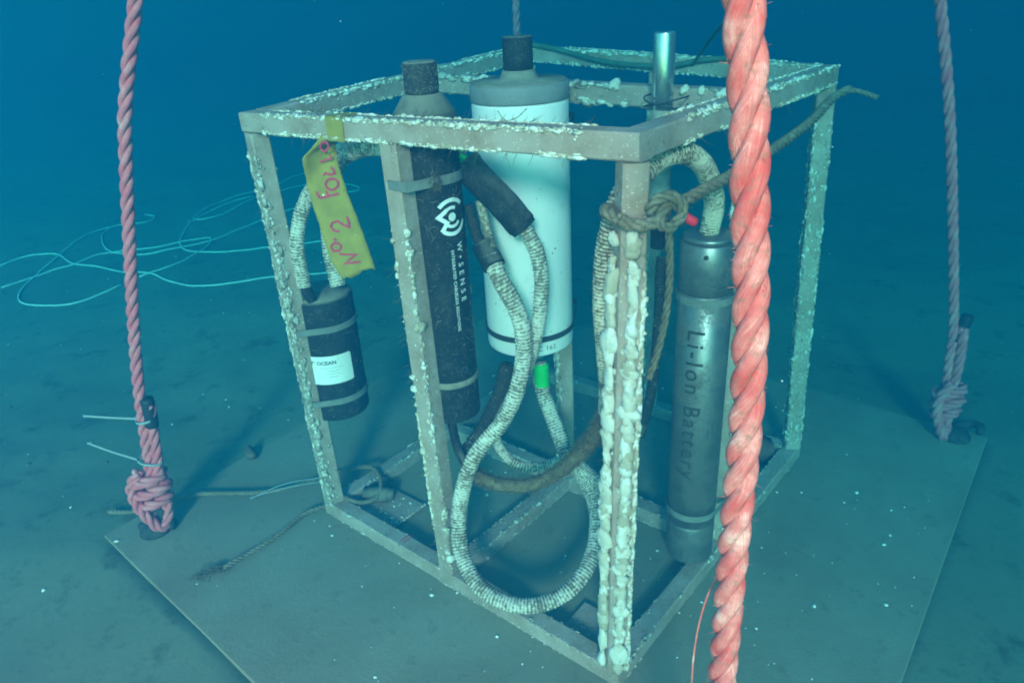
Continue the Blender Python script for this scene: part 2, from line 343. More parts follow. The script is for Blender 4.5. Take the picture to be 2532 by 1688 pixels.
def M_rope(name,red,pale,dirt,dirt_amt):
    m,nt,b=mat(name); v=coord(nt)
    a=N(nt,'ShaderNodeAttribute',attribute_name='fibre')     # runs across the yarn, so streaks follow the lay
    l=N(nt,'ShaderNodeAttribute',attribute_name='along')
    cb=N(nt,'ShaderNodeCombineXYZ'); nt.links.new(math_n(nt,'MULTIPLY',a.outputs['Fac'],26.0),cb.inputs[0]); nt.links.new(math_n(nt,'MULTIPLY',l.outputs['Fac'],30.0),cb.inputs[1])
    s1=noise_n(nt,cb.outputs[0],1.0,4,.7); n1=noise_n(nt,v,38,5,.6); n2=noise_n(nt,v,160,4,.65)
    c=ramp(nt,math_n(nt,'ADD',math_n(nt,'MULTIPLY',s1,.42),math_n(nt,'MULTIPLY',n1,.58)),[(.40,red),(.54,tuple(.7*x+.3*y for x,y in zip(red,pale))),(.66,pale)])
    c=mix(nt,math_n(nt,'MULTIPLY',step01(nt,n2,.60-dirt_amt*.2,.72-dirt_amt*.2),.6),c,dirt)
    nt.links.new(c,b.inputs['Base Color']); b.inputs['Roughness'].default_value=.7
    b.inputs['Specular IOR Level'].default_value=.25
    bump(nt,b,math_n(nt,'ADD',math_n(nt,'MULTIPLY',s1,.8),n2),.35,.0012); return m
def M_black(name='black_housing_plastic',col=(.012,.013,.014),dust=(.16,.15,.12),dust_amt=1.0,speck=.55):
    m,nt,b=mat(name); v=coord(nt)
    n1=noise_n(nt,v,45,5,.7); n2=noise_n(nt,v,330,3,.6); n3=noise_n(nt,v,12,3,.5)
    c=mix(nt,math_n(nt,'MULTIPLY',step01(nt,math_n(nt,'ADD',math_n(nt,'MULTIPLY',n2,.6),math_n(nt,'MULTIPLY',n1,.4)),.50,.68),speck),col,(.13,.12,.10))
    c=mix(nt,math_n(nt,'MULTIPLY',step01(nt,n3,.5,.75),.25),c,(.06,.058,.05))
    d=math_n(nt,'MULTIPLY',math_n(nt,'MULTIPLY',up_mask(nt),step01(nt,n1,.25,.5)),dust_amt)
    c=mix(nt,d,c,dust)
    nt.links.new(c,b.inputs['Base Color']); b.inputs['Roughness'].default_value=.7; b.inputs['Specular IOR Level'].default_value=.2
    bump(nt,b,n2,.25,.001); return m
def M_plain(name,col,rough=.6,metal=0.0,var=.12,scale=40,dirt=None,dirt_lo=.58,spec=.3):
    m,nt,b=mat(name); v=coord(nt); n1=noise_n(nt,v,scale,5,.6); n2=noise_n(nt,v,scale*5,3,.6)
    c=ramp(nt,n1,[(.3,tuple(x*(1-var) for x in col)),(.7,tuple(min(1,x*(1+var)) for x in col))])
    if dirt: c=mix(nt,math_n(nt,'MULTIPLY',step01(nt,math_n(nt,'ADD',math_n(nt,'MULTIPLY',n1,.5),math_n(nt,'MULTIPLY',n2,.5)),dirt_lo,dirt_lo+.1),.7),c,dirt)
    nt.links.new(c,b.inputs['Base Color']); b.inputs['Roughness'].default_value=rough; b.inputs['Metallic'].default_value=metal
    b.inputs['Specular IOR Level'].default_value=spec
    bump(nt,b,n2,.15,.001); return m
def M_stainless(name,col,rough,silt=.35,metal=.9):
    m,nt,b=mat(name); v=coord(nt,vec=(300,300,6)); v2=coord(nt)
    n1=noise_n(nt,v,1,3,.6); n2=noise_n(nt,v2,18,5,.6); n3=noise_n(nt,v2,200,3,.6)
    c=mix(nt,math_n(nt,'MULTIPLY',n1,.35),col,tuple(x*.6 for x in col))
    f=math_n(nt,'MULTIPLY',step01(nt,math_n(nt,'ADD',math_n(nt,'MULTIPLY',n2,.7),math_n(nt,'MULTIPLY',n3,.3)),.45,.62),silt)
    c=mix(nt,f,c,(.17,.15,.11)); nt.links.new(c,b.inputs['Base Color'])
    b.inputs['Metallic'].default_value=metal
    nt.links.new(math_n(nt,'ADD',math_n(nt,'MULTIPLY',f,.9),rough),b.inputs['Roughness']); return m
def M_plate():
    m,nt,b=mat('silted_plate'); v=coord(nt)
    n1=noise_n(nt,v,3.2,5,.6); n2=noise_n(nt,v,26,5,.65); n3=noise_n(nt,v,160,4,.6)
    c=ramp(nt,n1,[(.3,(.225,.185,.125)),(.5,(.27,.25,.175)),(.7,(.31,.31,.23))])
    c=mix(nt,math_n(nt,'MULTIPLY',step01(nt,n2,.56,.75),.6),c,(.16,.115,.07))
    c=mix(nt,math_n(nt,'MULTIPLY',n3,.25),c,(.16,.14,.10))
    nt.links.new(c,b.inputs['Base Color']); b.inputs['Roughness'].default_value=.95; b.inputs['Specular IOR Level'].default_value=.05
    bump(nt,b,math_n(nt,'ADD',n2,n3),.3,.003); return m
def M_sand():
    m,nt,b=mat('sea_floor_sand'); v=coord(nt)
    n1=noise_n(nt,v,1.3,5,.6); n2=noise_n(nt,v,9,6,.7); n3=noise_n(nt,v,60,5,.65)
    c=ramp(nt,n1,[(.3,(.13,.155,.10)),(.7,(.185,.215,.145))])
    c=mix(nt,math_n(nt,'MULTIPLY',step01(nt,n2,.55,.68),.75),c,(.06,.065,.04))
    c=mix(nt,math_n(nt,'MULTIPLY',step01(nt,n3,.56,.70),.3),c,(.07,.075,.048))
    nt.links.new(c,b.inputs['Base Color']); b.inputs['Roughness'].default_value=.95; b.inputs['Specular IOR Level'].default_value=.05
    bump(nt,b,math_n(nt,'ADD',n2,math_n(nt,'MULTIPLY',n3,.35)),.3,.008); return m

STEEL=M_steel(); BARN=M_barnacle(); BARN_G=M_barnacle('dull_barnacle_lime',((.20,.165,.11),(.33,.30,.24),(.50,.48,.42),(.74,.74,.70))); BLACK=M_black(); PLATE=M_plate(); SAND=M_sand()
HOSE_W=M_hose('limed_corrugated_hose',(.17,.135,.095),(.66,.62,.55),.50)
HOSE_B=M_hose('brown_grown_hose',(.07,.055,.035),(.38,.32,.22),.30)
HOSE_G=M_hose('grey_tan_hose',(.12,.09,.06),(.60,.54,.42),.50)
HOSE_D=M_hose('dark_corrugated_hose',(.025,.025,.024),(.42,.38,.30),.12)
HAIRY=M_plain('brown_turf_algae',(.15,.11,.065),.9,var=.4,scale=80,spec=.1)
ROPE=M_rope('red_rope_fibre',(.55,.082,.074),(.82,.55,.49),(.26,.17,.12),.35)  # pale tone: bleached fibre plus white strobe highlights put into the colour
ROPE_OLD=M_rope('grey_rope_fibre',(.17,.13,.08),(.33,.29,.21),(.09,.07,.045),.5)
ROPE_FAR=M_rope('far_red_rope_fibre',(.66,.10,.14),(.74,.34,.36),(.27,.20,.16),.35)  # same red rope; stronger red in the colour offsets light lost through water
DARKTAPE=M_plain('black_tape',(.02,.022,.026),.55)
WHITE=M_plain('white_housing_plastic',(.80,.81,.80),.45,var=.04,scale=12,dirt=(.50,.47,.38),dirt_lo=.60)
LIDGREY=M_plain('grey_lid_plastic',(.22,.22,.22),.7,var=.15,scale=30,dirt=(.16,.14,.10))
DUSTLID=M_plain('silt_covered_lid',(.23,.21,.17),.95,var=.25,scale=40,dirt=(.12,.10,.07),spec=.05)
STRAP=M_plain('grey_strap',(.17,.18,.165),.7,var=.25,scale=50,dirt=(.09,.08,.05))
STRAP_DK=M_plain('dark_strap',(.035,.037,.04),.6)
STAINLESS=M_stainless('bright_stainless',(.62,.62,.62),.2,.1)
BATT=M_stainless('silted_stainless',(.235,.24,.245),.40,.6,.75)
LABEL=M_plain('white_label',(.74,.76,.76),.6,var=.05,scale=60,dirt=(.45,.45,.42),dirt_lo=.62)
INK_DK=M_plain('dark_print',(.03,.03,.09),.7); INK_BK=M_plain('etched_print',(.045,.042,.036),.8)
INK_RED=M_plain('red_marker',(.55,.035,.10),.7)
PRINT_W=M_plain('white_print',(.75,.78,.78),.6,var=.05)
TAPE=M_plain('yellow_webbing',(.32,.25,.045),.85,var=.18,scale=35,dirt=(.28,.22,.07),dirt_lo=.60)
GREEN=M_plain('green_tape',(.02,.55,.09),.6); REDTAPE=M_plain('red_tape',(.75,.03,.06),.6)
CORD=M_plain('white_cord_fibre',(.8,.8,.78),.7,var=.1); TIEW=M_plain('white_nylon',(.25,.33,.36),.5,var=.05)
LEAD=M_plain('silted_lead',(.17,.155,.12),.9,var=.3,scale=25,spec=.1)
RUST=M_plain('dark_shackle_steel',(.04,.04,.036),.8,var=.4,scale=40,dirt=(.13,.115,.085))
STONE=M_plain('brown_stone',(.12,.095,.06),.95,var=.4,scale=60); SHELL=M_plain('shell_white',(.75,.76,.72),.7)
TEALLINE=M_plain('green_line',(.06,.12,.09),.8,var=.3)

rng=random.Random(7)

# ------------------------------------------------------------------ setting: sea floor
def floor_height(x,y):
    inside=(-.42<x<1.17 and -.42<y<1.17)
    h=-.022+.022*noise.noise((x*1.1,y*1.1,3.1))+.014*noise.noise((x*3.7,y*3.7,7.7))+.0035*noise.noise((x*11,y*11,1.7))
    h+=.004*sin(22*(x*.8+y*.5)+5*noise.noise((x*1.4,y*1.4,5)))*max(0,noise.noise((x*.6,y*.6,9))+.35)
    # sand drifted on to the two far edges of the plate
    near_plate=max(0,1-max(-.37-x,x-1.13,-.37-y,y-1.13,0)/.35)
    h=h*(1-.94*near_plate)-.002*near_plate
    far=max(0,min(1,(.25-x)*1.2))*max(0,min(1,(y-.05)*1.6))
    h+=.020*far
    yl=-.334-.047*(x+.361)
    if -.361<x<1.132 and yl<y<1.133:
        e=min(x+.361,1.135-x,y-yl,1.135-y)
        h=min(h,.002)-.06*min(1,e/.06) if (x<.2 or y>.5) and e<.10 and h>-.004 else min(h,-.004)-.06*min(1,e/.05)
    return h
def grid_axis(a,b,fa,fb,fine,coarse):
    xs=[];x=a
    while x<b:
        xs.append(x); dd=0 if fa<x<fb else min(abs(x-fa),abs(x-fb)); x+=fine+dd*coarse
    xs.append(b); return xs
gx=grid_axis(FLOOR[0],FLOOR[1],-1.6,1.8,.022,.06); gy=grid_axis(FLOOR[2],FLOOR[3],-.7,2.0,.022,.06)
vs=[(x,y,floor_height(x,y)) for y in gy for x in gx]; nx=len(gx)
fs=[(j*nx+i,j*nx+i+1,(j+1)*nx+i+1,(j+1)*nx+i) for j in range(len(gy)-1) for i in range(nx-1)]
structure(mesh_obj('sea_floor',vs,fs,SAND))

mb=MB()
for i in range(170):
    a=rng.uniform(0,1); x=rng.uniform(-3.2,2.4); y=rng.uniform(-.9,3.6)
    if -.40<x<1.15 and -.40<y<1.15: continue
    r=.002+.007*rng.random()**5
    lump(mb,(x,y,floor_height(x,y)+r*.1),r,(0,0,1),rng,flat=.6)
stuff(mb.build('pebbles',STONE,attr='tint'))
mb=MB()
for i in range(520):
    x=rng.uniform(-2.2,2.4); y=rng.uniform(-1.0,2.6)
    if -.38<x<1.15 and -.40<y<1.15: continue
    lump(mb,(x,y,floor_height(x,y)+.0008),.0012+.003*rng.random()**3,(0,0,1),rng,flat=.5)
stuff(mb.build('shell_grit',SHELL,attr='tint'))

# ------------------------------------------------------------------ base plate
PQ=[(-.361,-.334),(1.150,-.405),(1.132,1.140),(-.365,1.130)]
pl=mesh_obj('base_plate',[(x,y,z) for z in (-.012,0) for x,y in PQ],[(3,2,1,0),(4,5,6,7),(0,1,5,4),(1,2,6,5),(2,3,7,6),(3,0,4,7)],PLATE,smooth=False)
bevel_obj(pl,.002); tag(pl,'large square silt-covered steel plate lying on the sand under the frame','base plate')
mb=MB()
for i in range(210):
    x=rng.uniform(-.33,1.1); y=rng.uniform(-.34,1.1)
    if i%3: x=rng.uniform(.2,1.12); y=rng.uniform(-.34,.75)
    r=.0012+.0045*rng.random()**4
    lump(mb,(x,y,.0006),r,(0,0,1),rng,flat=.45)
stuff(mb.build('shell_flecks',SHELL,attr='tint'))

# ------------------------------------------------------------------ instrument frame
FR=thing('instrument_frame','open square-tube steel frame crusted with white barnacles, standing on the base plate','frame')
FW,FD,FH=.778,.807,.9; SZ=.034; h2=SZ/2
TA,TB,TC,TD=[Vector(P['top_'+c][0]) for c in 'ABCD']; BA,BB,BC,BD=[Vector(P['bot_'+c][0]) for c in 'ABCD']
ctr=Vector((.389,.403,0))
def inset(c,dz):    # move from outer corner to tube centre
    return Vector((c.x+(h2 if c.x<.39 else -h2), c.y+(h2 if c.y<.4 else -h2), c.z+dz))
tA,tB,tC,tD=[inset(c,-h2) for c in (TA,TB,TC,TD)]; bA,bB,bC,bD=[inset(c,h2) for c in (BA,BB,BC,BD)]
def midp(a,b,t=.5): return a.lerp(b,t)
tM,tN,tK,tL=midp(tA,tB,.463),midp(tB,tD),midp(tC,tD),midp(tA,tC); bM,bN,bK,bL=midp(bA,bB,.489),midp(bB,bD),midp(bC,bD),midp(bA,bC)
cT=midp(tL,tN); cB=midp(bL,bN)
# big individual barnacles share a few meshes
BIG=[]
for i in range(7):
    r2=random.Random(100+i); mbb=MB(); lump(mbb,(0,0,0),1.0,(0,0,1),r2,True,.7)
    if i%2: lump(mbb,(.35,.2,.25),.55,(0,0,1),r2,True,.8)
    if i%3==0:   # a mouth in the top of the cone
        vv=[]
        for q in mbb.v:
            rr=math.hypot(q[0],q[1]); vv.append((q[0],q[1],q[2]-(.28*max(0,1-rr/.38) if q[2]>0 else 0)))
        mbb.v=vv
    me=bpy.data.meshes.new('barnacle'); me.from_pydata(mbb.v,[],mbb.f); me.materials.append(BARN)
    me.polygons.foreach_set('use_smooth',[True]*len(me.polygons))
    at=me.attributes.new('tint','FLOAT','POINT'); at.data.foreach_set('value',[.15+.75*((i*3)%7)/6]*len(me.vertices)); BIG.append(me)
def big_barnacle(parent,c,n,r,tall=False):
    o=link(bpy.data.objects.new('barnacle',rng.choice(BIG))); n=Vector(n).normalized()
    q=n.to_track_quat('Z','Y'); 
    mw=Matrix.LocRotScale(Vector(c),q@Quaternion((0,0,1),rng.choice((0,pi))+rng.uniform(-.3,.3) if tall else rng.uniform(0,6.28)),Vector((r*rng.uniform(.8,1.25),r*rng.uniform(.8,1.25)*(rng.uniform(1.0,2.0) if tall else 1),r*rng.uniform(.6,1.1))))
    o.parent=parent; o.matrix_parent_inverse=parent.matrix_world.inverted(); o.matrix_world=mw
    return o
def member(name,a,b,label=None,edges=(),dens=1.0,rmin=.0018,rmax=.006,t0=0.0,t1=1.0,big=0,hairs=0,bigr=(.007,.012),clump=.35,faces=.25,spread=.09,crust=None):
    """a tube of the frame with barnacle growth along chosen edges. edges: (sx,sy) of local x,y axes"""
    a=Vector(a);b=Vector(b); g=MB(); g.add(*beam_geo(a,b,SZ)); o=g.build(name,STEEL,FR,smooth=False)
    if label: o['label']=label
    t=(b-a).normalized(); x=t.cross(Vector((0,0,1)))
    if x.length<1e-3: x=t.cross(Vector((0,1,0)))
    x.normalize(); y=x.cross(t).normalized(); L=(b-a).length
    mb=MB(); seed=rng.uniform(0,99)
    for e in edges:
        sx,sy=e[0],e[1]; k=e[2] if len(e)>2 else 1.0
        n=int(L*dens*k*560)
        for i in range(n):
            s=rng.uniform(t0,t1)
            if noise.noise((s*L*9,seed+sx*3+sy*7,0))<clump-.5+rng.uniform(-.15,.15): continue
            nn=(x*sx+y*sy+x*rng.uniform(-.4,.4)+y*rng.uniform(-.4,.4))
            c=a.lerp(b,s)+x*(sx*h2)+y*(sy*h2)
            # spread off the edge on to the faces
            m=abs(rng.gauss(0,spread))*SZ
            c-= (x*sx if rng.random()<.5 else y*sy)*m
            r=rmin*.85+(rmax*.8-rmin*.85)*rng.random()**2.4
            if rng.random()<.7: lump(mb,c,r*rng.uniform(.9,1.5),nn,rng,flat=rng.uniform(.3,.55),along=t,stretch=rng.uniform(1.2,2.6))
            else: lump(mb,c,r*.9,nn,rng,flat=.9)
        for i in range(int(L*dens*k*60*faces)):
            s=rng.uniform(t0,t1); w=rng.uniform(-1,1)*h2
            if rng.random()<.5: c=a.lerp(b,s)+x*(sx*h2)+y*w; nn=x*sx
            else: c=a.lerp(b,s)+y*(sy*h2)+x*w; nn=y*sy
            lump(mb,c,rmin*.6+rmin*rng.random(),nn,rng,flat=.7)
    if mb.v: stuff(mb.build('barnacle_crust',crust or BARN_G,o,attr='tint'))
    for i in range(big):
        e=rng.choice(edges); s=rng.uniform(t0,t1); sx,sy=e[0],e[1]
        c=a.lerp(b,s)+x*(sx*h2*rng.uniform(.75,1.02))+y*(sy*h2*rng.uniform(.75,1.02))
        big_barnacle(o,c,x*sx*rng.uniform(.5,1.2)+y*sy*rng.uniform(.5,1.2),rng.uniform(*bigr))
    if hairs:
        hb=MB()
        for i in range(hairs):
            e=rng.choice(edges); s=rng.uniform(t0,t1); c=a.lerp(b,s)+x*(e[0]*h2)+y*(e[1]*h2)
            hair(hb,c,x*e[0]+y*e[1]+Vector((rng.uniform(-.8,.8),rng.uniform(-.8,.8),rng.uniform(-1,.3))),rng.uniform(.006,.02),rng,.0005)
        stuff(hb.build('hydroid_fuzz',HAIRY,o))
    return o
dz=Vector((0,0,h2+.0012))
# local axes for vertical members: t=+z -> x = t x (0,1,0) = -X world, y = x x t = +Y world
member('post',bA+dz,tA-dz,'left corner post, limed and lumpy',edges=((1,-1),(-1,-1,1.0),(1,1,.7)),dens=1.2,rmin=.0018,rmax=.0058,t1=.95,big=10,bigr=(.004,.0075),hairs=40,clump=.2,faces=1.6,spread=.16)
member('post',bM+dz,tM-dz,'front centre post dotted with cream barnacles',edges=((1,-1),(-1,-1,1.2),(-1,1,.5)),dens=.75,rmin=.0014,rmax=.005,t1=.84,big=46,bigr=(.0035,.0078),hairs=150,clump=.40,faces=1.8,crust=BARN)
def front_post():
    a,b=bB+dz,tB-dz
    o=member('post',a,b,'nearest corner post with two thick white ridges of barnacles',edges=((1,-1,1.5),(-1,-1,1.6),(-1,1,.7)),dens=1.3,rmin=.002,rmax=.0065,t1=.88,big=0,hairs=60,clump=.1,faces=.25,crust=BARN)
    x=Vector((-1,0,0));y=Vector((0,1,0))
    for (sx,sy,n) in ((1,-1,105),(-1,-1,115)):
        for i in range(n):
            s=.02+.84*(i+rng.uniform(-.4,.4))/n
            c=a.lerp(b,s)+x*(sx*h2*rng.uniform(.86,1.0))+y*(sy*h2*.98)
            big_barnacle(o,c,x*sx*.45+y*sy+x*rng.uniform(-.3,.3),.0050+.0062*rng.random()**1.4,True)
    for i in range(28):
        s=rng.uniform(.02,.86); c=a.lerp(b,s)+x*(h2*rng.uniform(-.6,.6))+y*(-h2)
        big_barnacle(o,c,(rng.uniform(-.2,.2),-1,0),rng.uniform(.0025,.0055))
    for (s,dx,r) in ((.895,.75,.011),(.882,.8,.012),(.872,.7,.011),(.888,-.75,.008)):
        big_barnacle(o,a.lerp(b,s)+Vector((dx*h2,-h2,0)),(dx*.3,-1,0),r)
front_post()
member('post',bC+dz,tC-dz,'far corner post behind the white canister',edges=((-1,-1),(1,-1)),dens=.5,rmax=.006)
member('post',bD+dz,tD-dz,'right corner post with dull thin growth',edges=((1,-1),(-1,-1),(-1,1)),dens=.8,rmin=.0015,rmax=.0048,t0=.02,t1=.92,big=10,bigr=(.004,.006),hairs=40,clump=.25,faces=4.0,spread=.25)
member('post',bN+dz,tN-dz,'right centre post behind the steel canister',edges=((-1,-1),(-1,1)),dens=.8,rmax=.007,t1=.9,big=18,bigr=(.005,.009))
member('post',bK+dz,tK-dz,'far centre post',edges=((-1,-1),(1,-1)),dens=.8,rmax=.007,big=12,bigr=(.005,.008))
member('post',cB+dz,cT-dz,'inner centre post carrying the white canister',edges=((-1,-1),(1,-1)),dens=.8,rmax=.007,t1=.5,big=16,bigr=(.005,.008))
# rails: local x = t x up, y = up
gap=SZ/2+.0015
def rail(a,b,**kw):
    a=Vector(a);b=Vector(b);t=(b-a).normalized(); return member('rail',a+t*kw.pop('g0',gap),b-t*kw.pop('g1',gap),**kw)
E_=.0
rail(tA,tB,g0=-h2,g1=-h2,label='front top rail with white crust on its upper and lower edges',edges=((1,1,1.5),(-1,1,1.0),(1,-1,1.3)),dens=1.1,rmin=.0012,rmax=.0046,t0=.08,t1=.90,hairs=160,clump=.28,faces=.35,big=14,bigr=(.003,.0055),crust=BARN,spread=.07)
rail(tB,tD,g0=gap,g1=-h2,label='right top rail',edges=((1,1),(-1,1),(1,-1,.7)),dens=1.0,rmin=.0014,rmax=.005,t0=.12,big=8,bigr=(.0035,.0065),hairs=30,clump=.30,crust=BARN)
rail(tA,tC,g0=gap,g1=-h2,label='left top rail',edges=((1,1),(-1,1),(1,-1,.7)),dens=1.2,rmin=.0014,rmax=.0048,t0=.10,clump=.15,faces=.5,crust=BARN)
rail(tC,tD,g0=gap,g1=gap,label='far top rail',edges=((1,1),(-1,1),(1,-1,.6)),dens=1.0,rmin=.0016,rmax=.005,clump=.2,crust=BARN)
rail(tL,tN,label='middle top rail with a pear-shaped barnacle',edges=((1,1),(1,-1,.6)),dens=.8,rmax=.007,big=14,bigr=(.005,.010),hairs=30,clump=.42)
rail(bA,bB,g0=-h2,g1=-h2,label='front bottom rail',edges=((1,1,.6),(1,-1,1.0),(-1,1,.3)),dens=.55,rmin=.0010,rmax=.003,clump=.45,faces=.6)
rail(bB,bD,g0=gap,g1=-h2,label='right bottom rail, greenish on top',edges=((1,1),(-1,1),(1,-1,.5)),dens=.6,rmin=.001,rmax=.0035,clump=.45)
rail(bA,bC,g0=gap,g1=-h2,label='left bottom rail',edges=((1,1),(-1,1)),dens=.6,rmin=.001,rmax=.004,clump=.4)
rail(bC,bD,g0=gap,g1=gap,label='far bottom rail',edges=((1,1),),dens=.5,rmax=.004)
rail(bL,bN,label='middle bottom rail',edges=((1,1),(-1,1),(1,-1)),dens=.8,rmin=.001,rmax=.0045,clump=.4,faces=1.5)
rail(bM,cB,label='short bottom cross rail crusted with small barnacles',edges=((1,1),(-1,1),(1,-1)),dens=.9,rmin=.0009,rmax=.0034,clump=.35,faces=2.0)
for q,lb in (('gussetA','silted corner plate inside the left corner'),('gussetB','silted corner plate inside the nearest corner')):
    pass
def slab(name,x0,x1,y0,y1,z0,z1,m,parent): 
    o=mesh_obj(name,*box_geo(x0,x1,y0,y1,z0,z1),m,parent,smooth=False); bevel_obj(o,.0015); return o
g=slab('corner_plate',h2*2+.001,.172,h2*2+.004,.150,.004,.010,STEEL,FR); g['label']='dark silted plate welded inside the left bottom corner'
mb=MB()
for i in range(70):
    s=rng.random(); c=(.172,.04+s*.11,.010) if i%2 else (.10+.07*s,.045+.1*rng.random(),.0105)
    lump(mb,c,.0012+.003*rng.random()**2,(0,0,1),rng)
stuff(mb.build('barnacle_crust',BARN,g,attr='tint'))
g=slab('corner_plate',.628,.778-SZ-.004,SZ+.001,.115,.004,.010,STEEL,FR); g['label']='silted plate welded inside the nearest bottom corner'
# red paint ticks on the front bottom rail
mb=MB()
for i,xx in enumerate((.238,.247)):
    mb.add(*box_geo(xx,xx+.0018,.012,.040,SZ+.0004,SZ+.0010))
mb.build('red_tick_mark',INK_RED,FR,smooth=False)

# ------------------------------------------------------------------ ropes
def strand_geo(path,R,lay,phase,seg=14):
    """one strand of a right-laid three-strand rope"""
    T,U,V=frames(path); off=R*.52; rs=R*.54; c=[]; s=0
    ang=[]
    for i in range(len(path)):
        if i: s+=(path[i]-path[i-1]).length
        a=phase+2*pi*s/lay; ang.append(s); c.append(path[i]+(U[i]*cos(a)+V[i]*sin(a))*off)
    T2,U2,V2=frames(c); vs=[];fs=[];fib=[];alo=[]
    for i in range(len(c)):
        for j in range(seg):
            b=2*pi*j/seg
            vs.append(c[i]+(U2[i]*cos(b)+V2[i]*sin(b))*rs)
            fib.append(abs((j/seg)*2-1)+.35*sin(ang[i]*55+phase)); alo.append(ang[i]+phase)
    for i in range(len(c)-1):
        for j in range(seg):
            k=(j+1)%seg; fs.append((i*seg+j,i*seg+k,(i+1)*seg+k,(i+1)*seg+j))
    fs.append(tuple(range(seg-1,-1,-1))); fs.append(tuple((len(c)-1)*seg+j for j in range(seg)))
    return vs,fs,fib,alo
def add_rope(parent,pts,R,lay,m,step=None,name='strand',seg=14,phase0=0.0):
    path=catmull(pts,step or lay/18)
    for q in range(3):
        vs,fs,fib,alo=strand_geo(path,R,lay,phase0+q*2*pi/3,seg)
        mesh_obj(name,vs,fs,m,parent,True,{'fibre':fib,'along':alo})
    return path
def rope_body(name,parent,pts,R,lay,m,step=None,seg=10,phase0=0.0):
    """all three strands of a short piece in one mesh (a tail, a turn of a knot)"""
    path=catmull(pts,step or lay/12); V_=[];F_=[];A_=[];B_=[]
    for q in range(3):
        vs,fs,fib,alo=strand_geo(path,R,lay,phase0+q*2*pi/3,seg); n=len(V_)
        V_+=vs; F_+=[tuple(i+n for i in f) for f in fs]; A_+=fib; B_+=alo
    return mesh_obj(name,V_,F_,m,parent,True,{'fibre':A_,'along':B_})
def rope_fuzz(parent,path,R,n,m,L=(.004,.012)):
    hb=MB()
    for i in range(n):
        c=rng.choice(path); d=Vector((rng.gauss(0,1),rng.gauss(0,1),rng.gauss(0,.6))).normalized()
        hair(hb,c+d*R*.9,d+Vector((rng.gauss(0,.5),rng.gauss(0,.5),rng.gauss(0,.8))),rng.uniform(*L),rng,.00028)
    stuff(hb.build('loose_fibre',m,parent))
def knot_turns(c,R,axis_u,axis_v,w,h):
    """bowline-like bundle round centre c: three wrapped turns and a diagonal one"""
    c=Vector(c);u=Vector(axis_u);v=Vector(axis_v);z=Vector((0,0,1)); turns=[]
    for k,(dz_,rad,tilt) in enumerate(((.030*h,1.0,.5),(.004*h,1.05,.55),(-.022*h,.9,.45))):
        pts=[]
        for i in range(11):
            a=2*pi*i/10+.6*k
            pts.append(c+u*(cos(a)*w*rad)+v*(sin(a)*w*.72*rad)+z*(dz_*1.0+tilt*w*cos(a+.4)*.55))
        turns.append(pts)
    # left bight: runs from the top left down round the eye and up the right
    turns.append([c+u*(-.25*w)+v*(-.55*w)+z*(.055*h),c+u*(-1.02*w)+v*(-.55*w)+z*(.022*h),c+u*(-1.0*w)+v*(-.6*w)+z*(-.018*h),c+u*(-.55*w)+v*(-.62*w)+z*(-.05*h),c+u*(.05*w)+v*(-.5*w)+z*(-.078*h),c+u*(.45*w)+v*(0)+z*(-.06*h),c+u*(.5*w)+v*(.4*w)+z*(-.02*h)])
    return turns
def shackle(name,c,label,lay_dir,group,upright=False):
    s=thing(name,label,'shackle',c,group); c=Vector(c); u=Vector(lay_dir).normalized(); w=Vector((-u.y,u.x,0))
    bow=[]
    for i in range(15):
        a=-.25*pi+1.5*pi*i/14
        if upright: bow.append(c+w*(.027*sin(a))+Vector((0,0,.034+.030*cos(a)))-u*.002*cos(a)); continue
        bow.append(c+u*(.022+.030*cos(a))+w*(.026*sin(a))+Vector((0,0,.020+.010*cos(a))))
    g=MB(); g.add(*tube_geo(catmull(bow,.006),.0102,10)); g.build('bow',RUST,s)
    g=MB(); g.add(*tube_geo([c-w*.034+Vector((0,0,.014)),c+w*.034+Vector((0,0,.014))],.0078,10)); g.add(*tube_geo([c+w*.034+Vector((0,0,.014)),c+w*.044+Vector((0,0,.014))],.013,8)); g.build('pin',RUST,s)
    g=MB(); g.add(*lathe([(.034,0.0),(.034,.007),(.024,.018),(.012,.024)],18,c.x,c.y)); g.build('pad_eye',RUST,s)
    return s
RR=.0116; LAY=.092; GRP='ropes rising from the plate corners'
cam_u=Vector((.768,.640,0)); cam_v=Vector((-.640,.768,0))
def tape_sleeve(parent,a,b,r,name='tape_sleeve'):
    g=MB(); a=Vector(a);b=Vector(b); pa=catmull([a,a.lerp(b,.5)+Vector((.0005,.001,0)),b],.006)
    g.add(*tube_geo(pa,lambda i,j,s:r*(1+.04*noise.noise((s*60,j*1.3,0))),14)); return g.build(name,DARKTAPE,parent)

# left rope
APEX=Vector((.39,.40,3.9))
def up_to_apex(p):
    q=p[0]+(p[0]-p[1]).normalized()*.25
    return [APEX+(q-APEX)*.03,q.lerp(APEX,.8),q.lerp(APEX,.6),q.lerp(APEX,.4),q.lerp(APEX,.2),q]+p
pL=up_to_apex([Vector(q) for q in P['rope_left']]); base=pL[-1].copy()
r1=thing('mooring_rope','pink-red twisted rope with two white cable ties at the left plate corner','rope',(base.x,base.y,0),GRP)
pth=add_rope(r1,pL,RR,LAY,ROPE_FAR,seg=10); pth=[q for q in pth if q.z<1.2]; rope_fuzz(r1,pth,RR,260,ROPE_FAR,(.003,.008))
tl=[Vector(q)-cam_v*.004 for q in P['rope_left_tail']]
o=rope_body('tail',r1,tl,RR*.98,LAY,ROPE_FAR); o['label']='doubled-back rope end lying against the standing rope'
tape_sleeve(r1,tl[0]+Vector((-.003,-.003,.012)),tl[0].lerp(tl[1],.85),RR*1.15)['label']='black tape whipping on the rope end'
kc=Vector((-.262,-.241,.107))
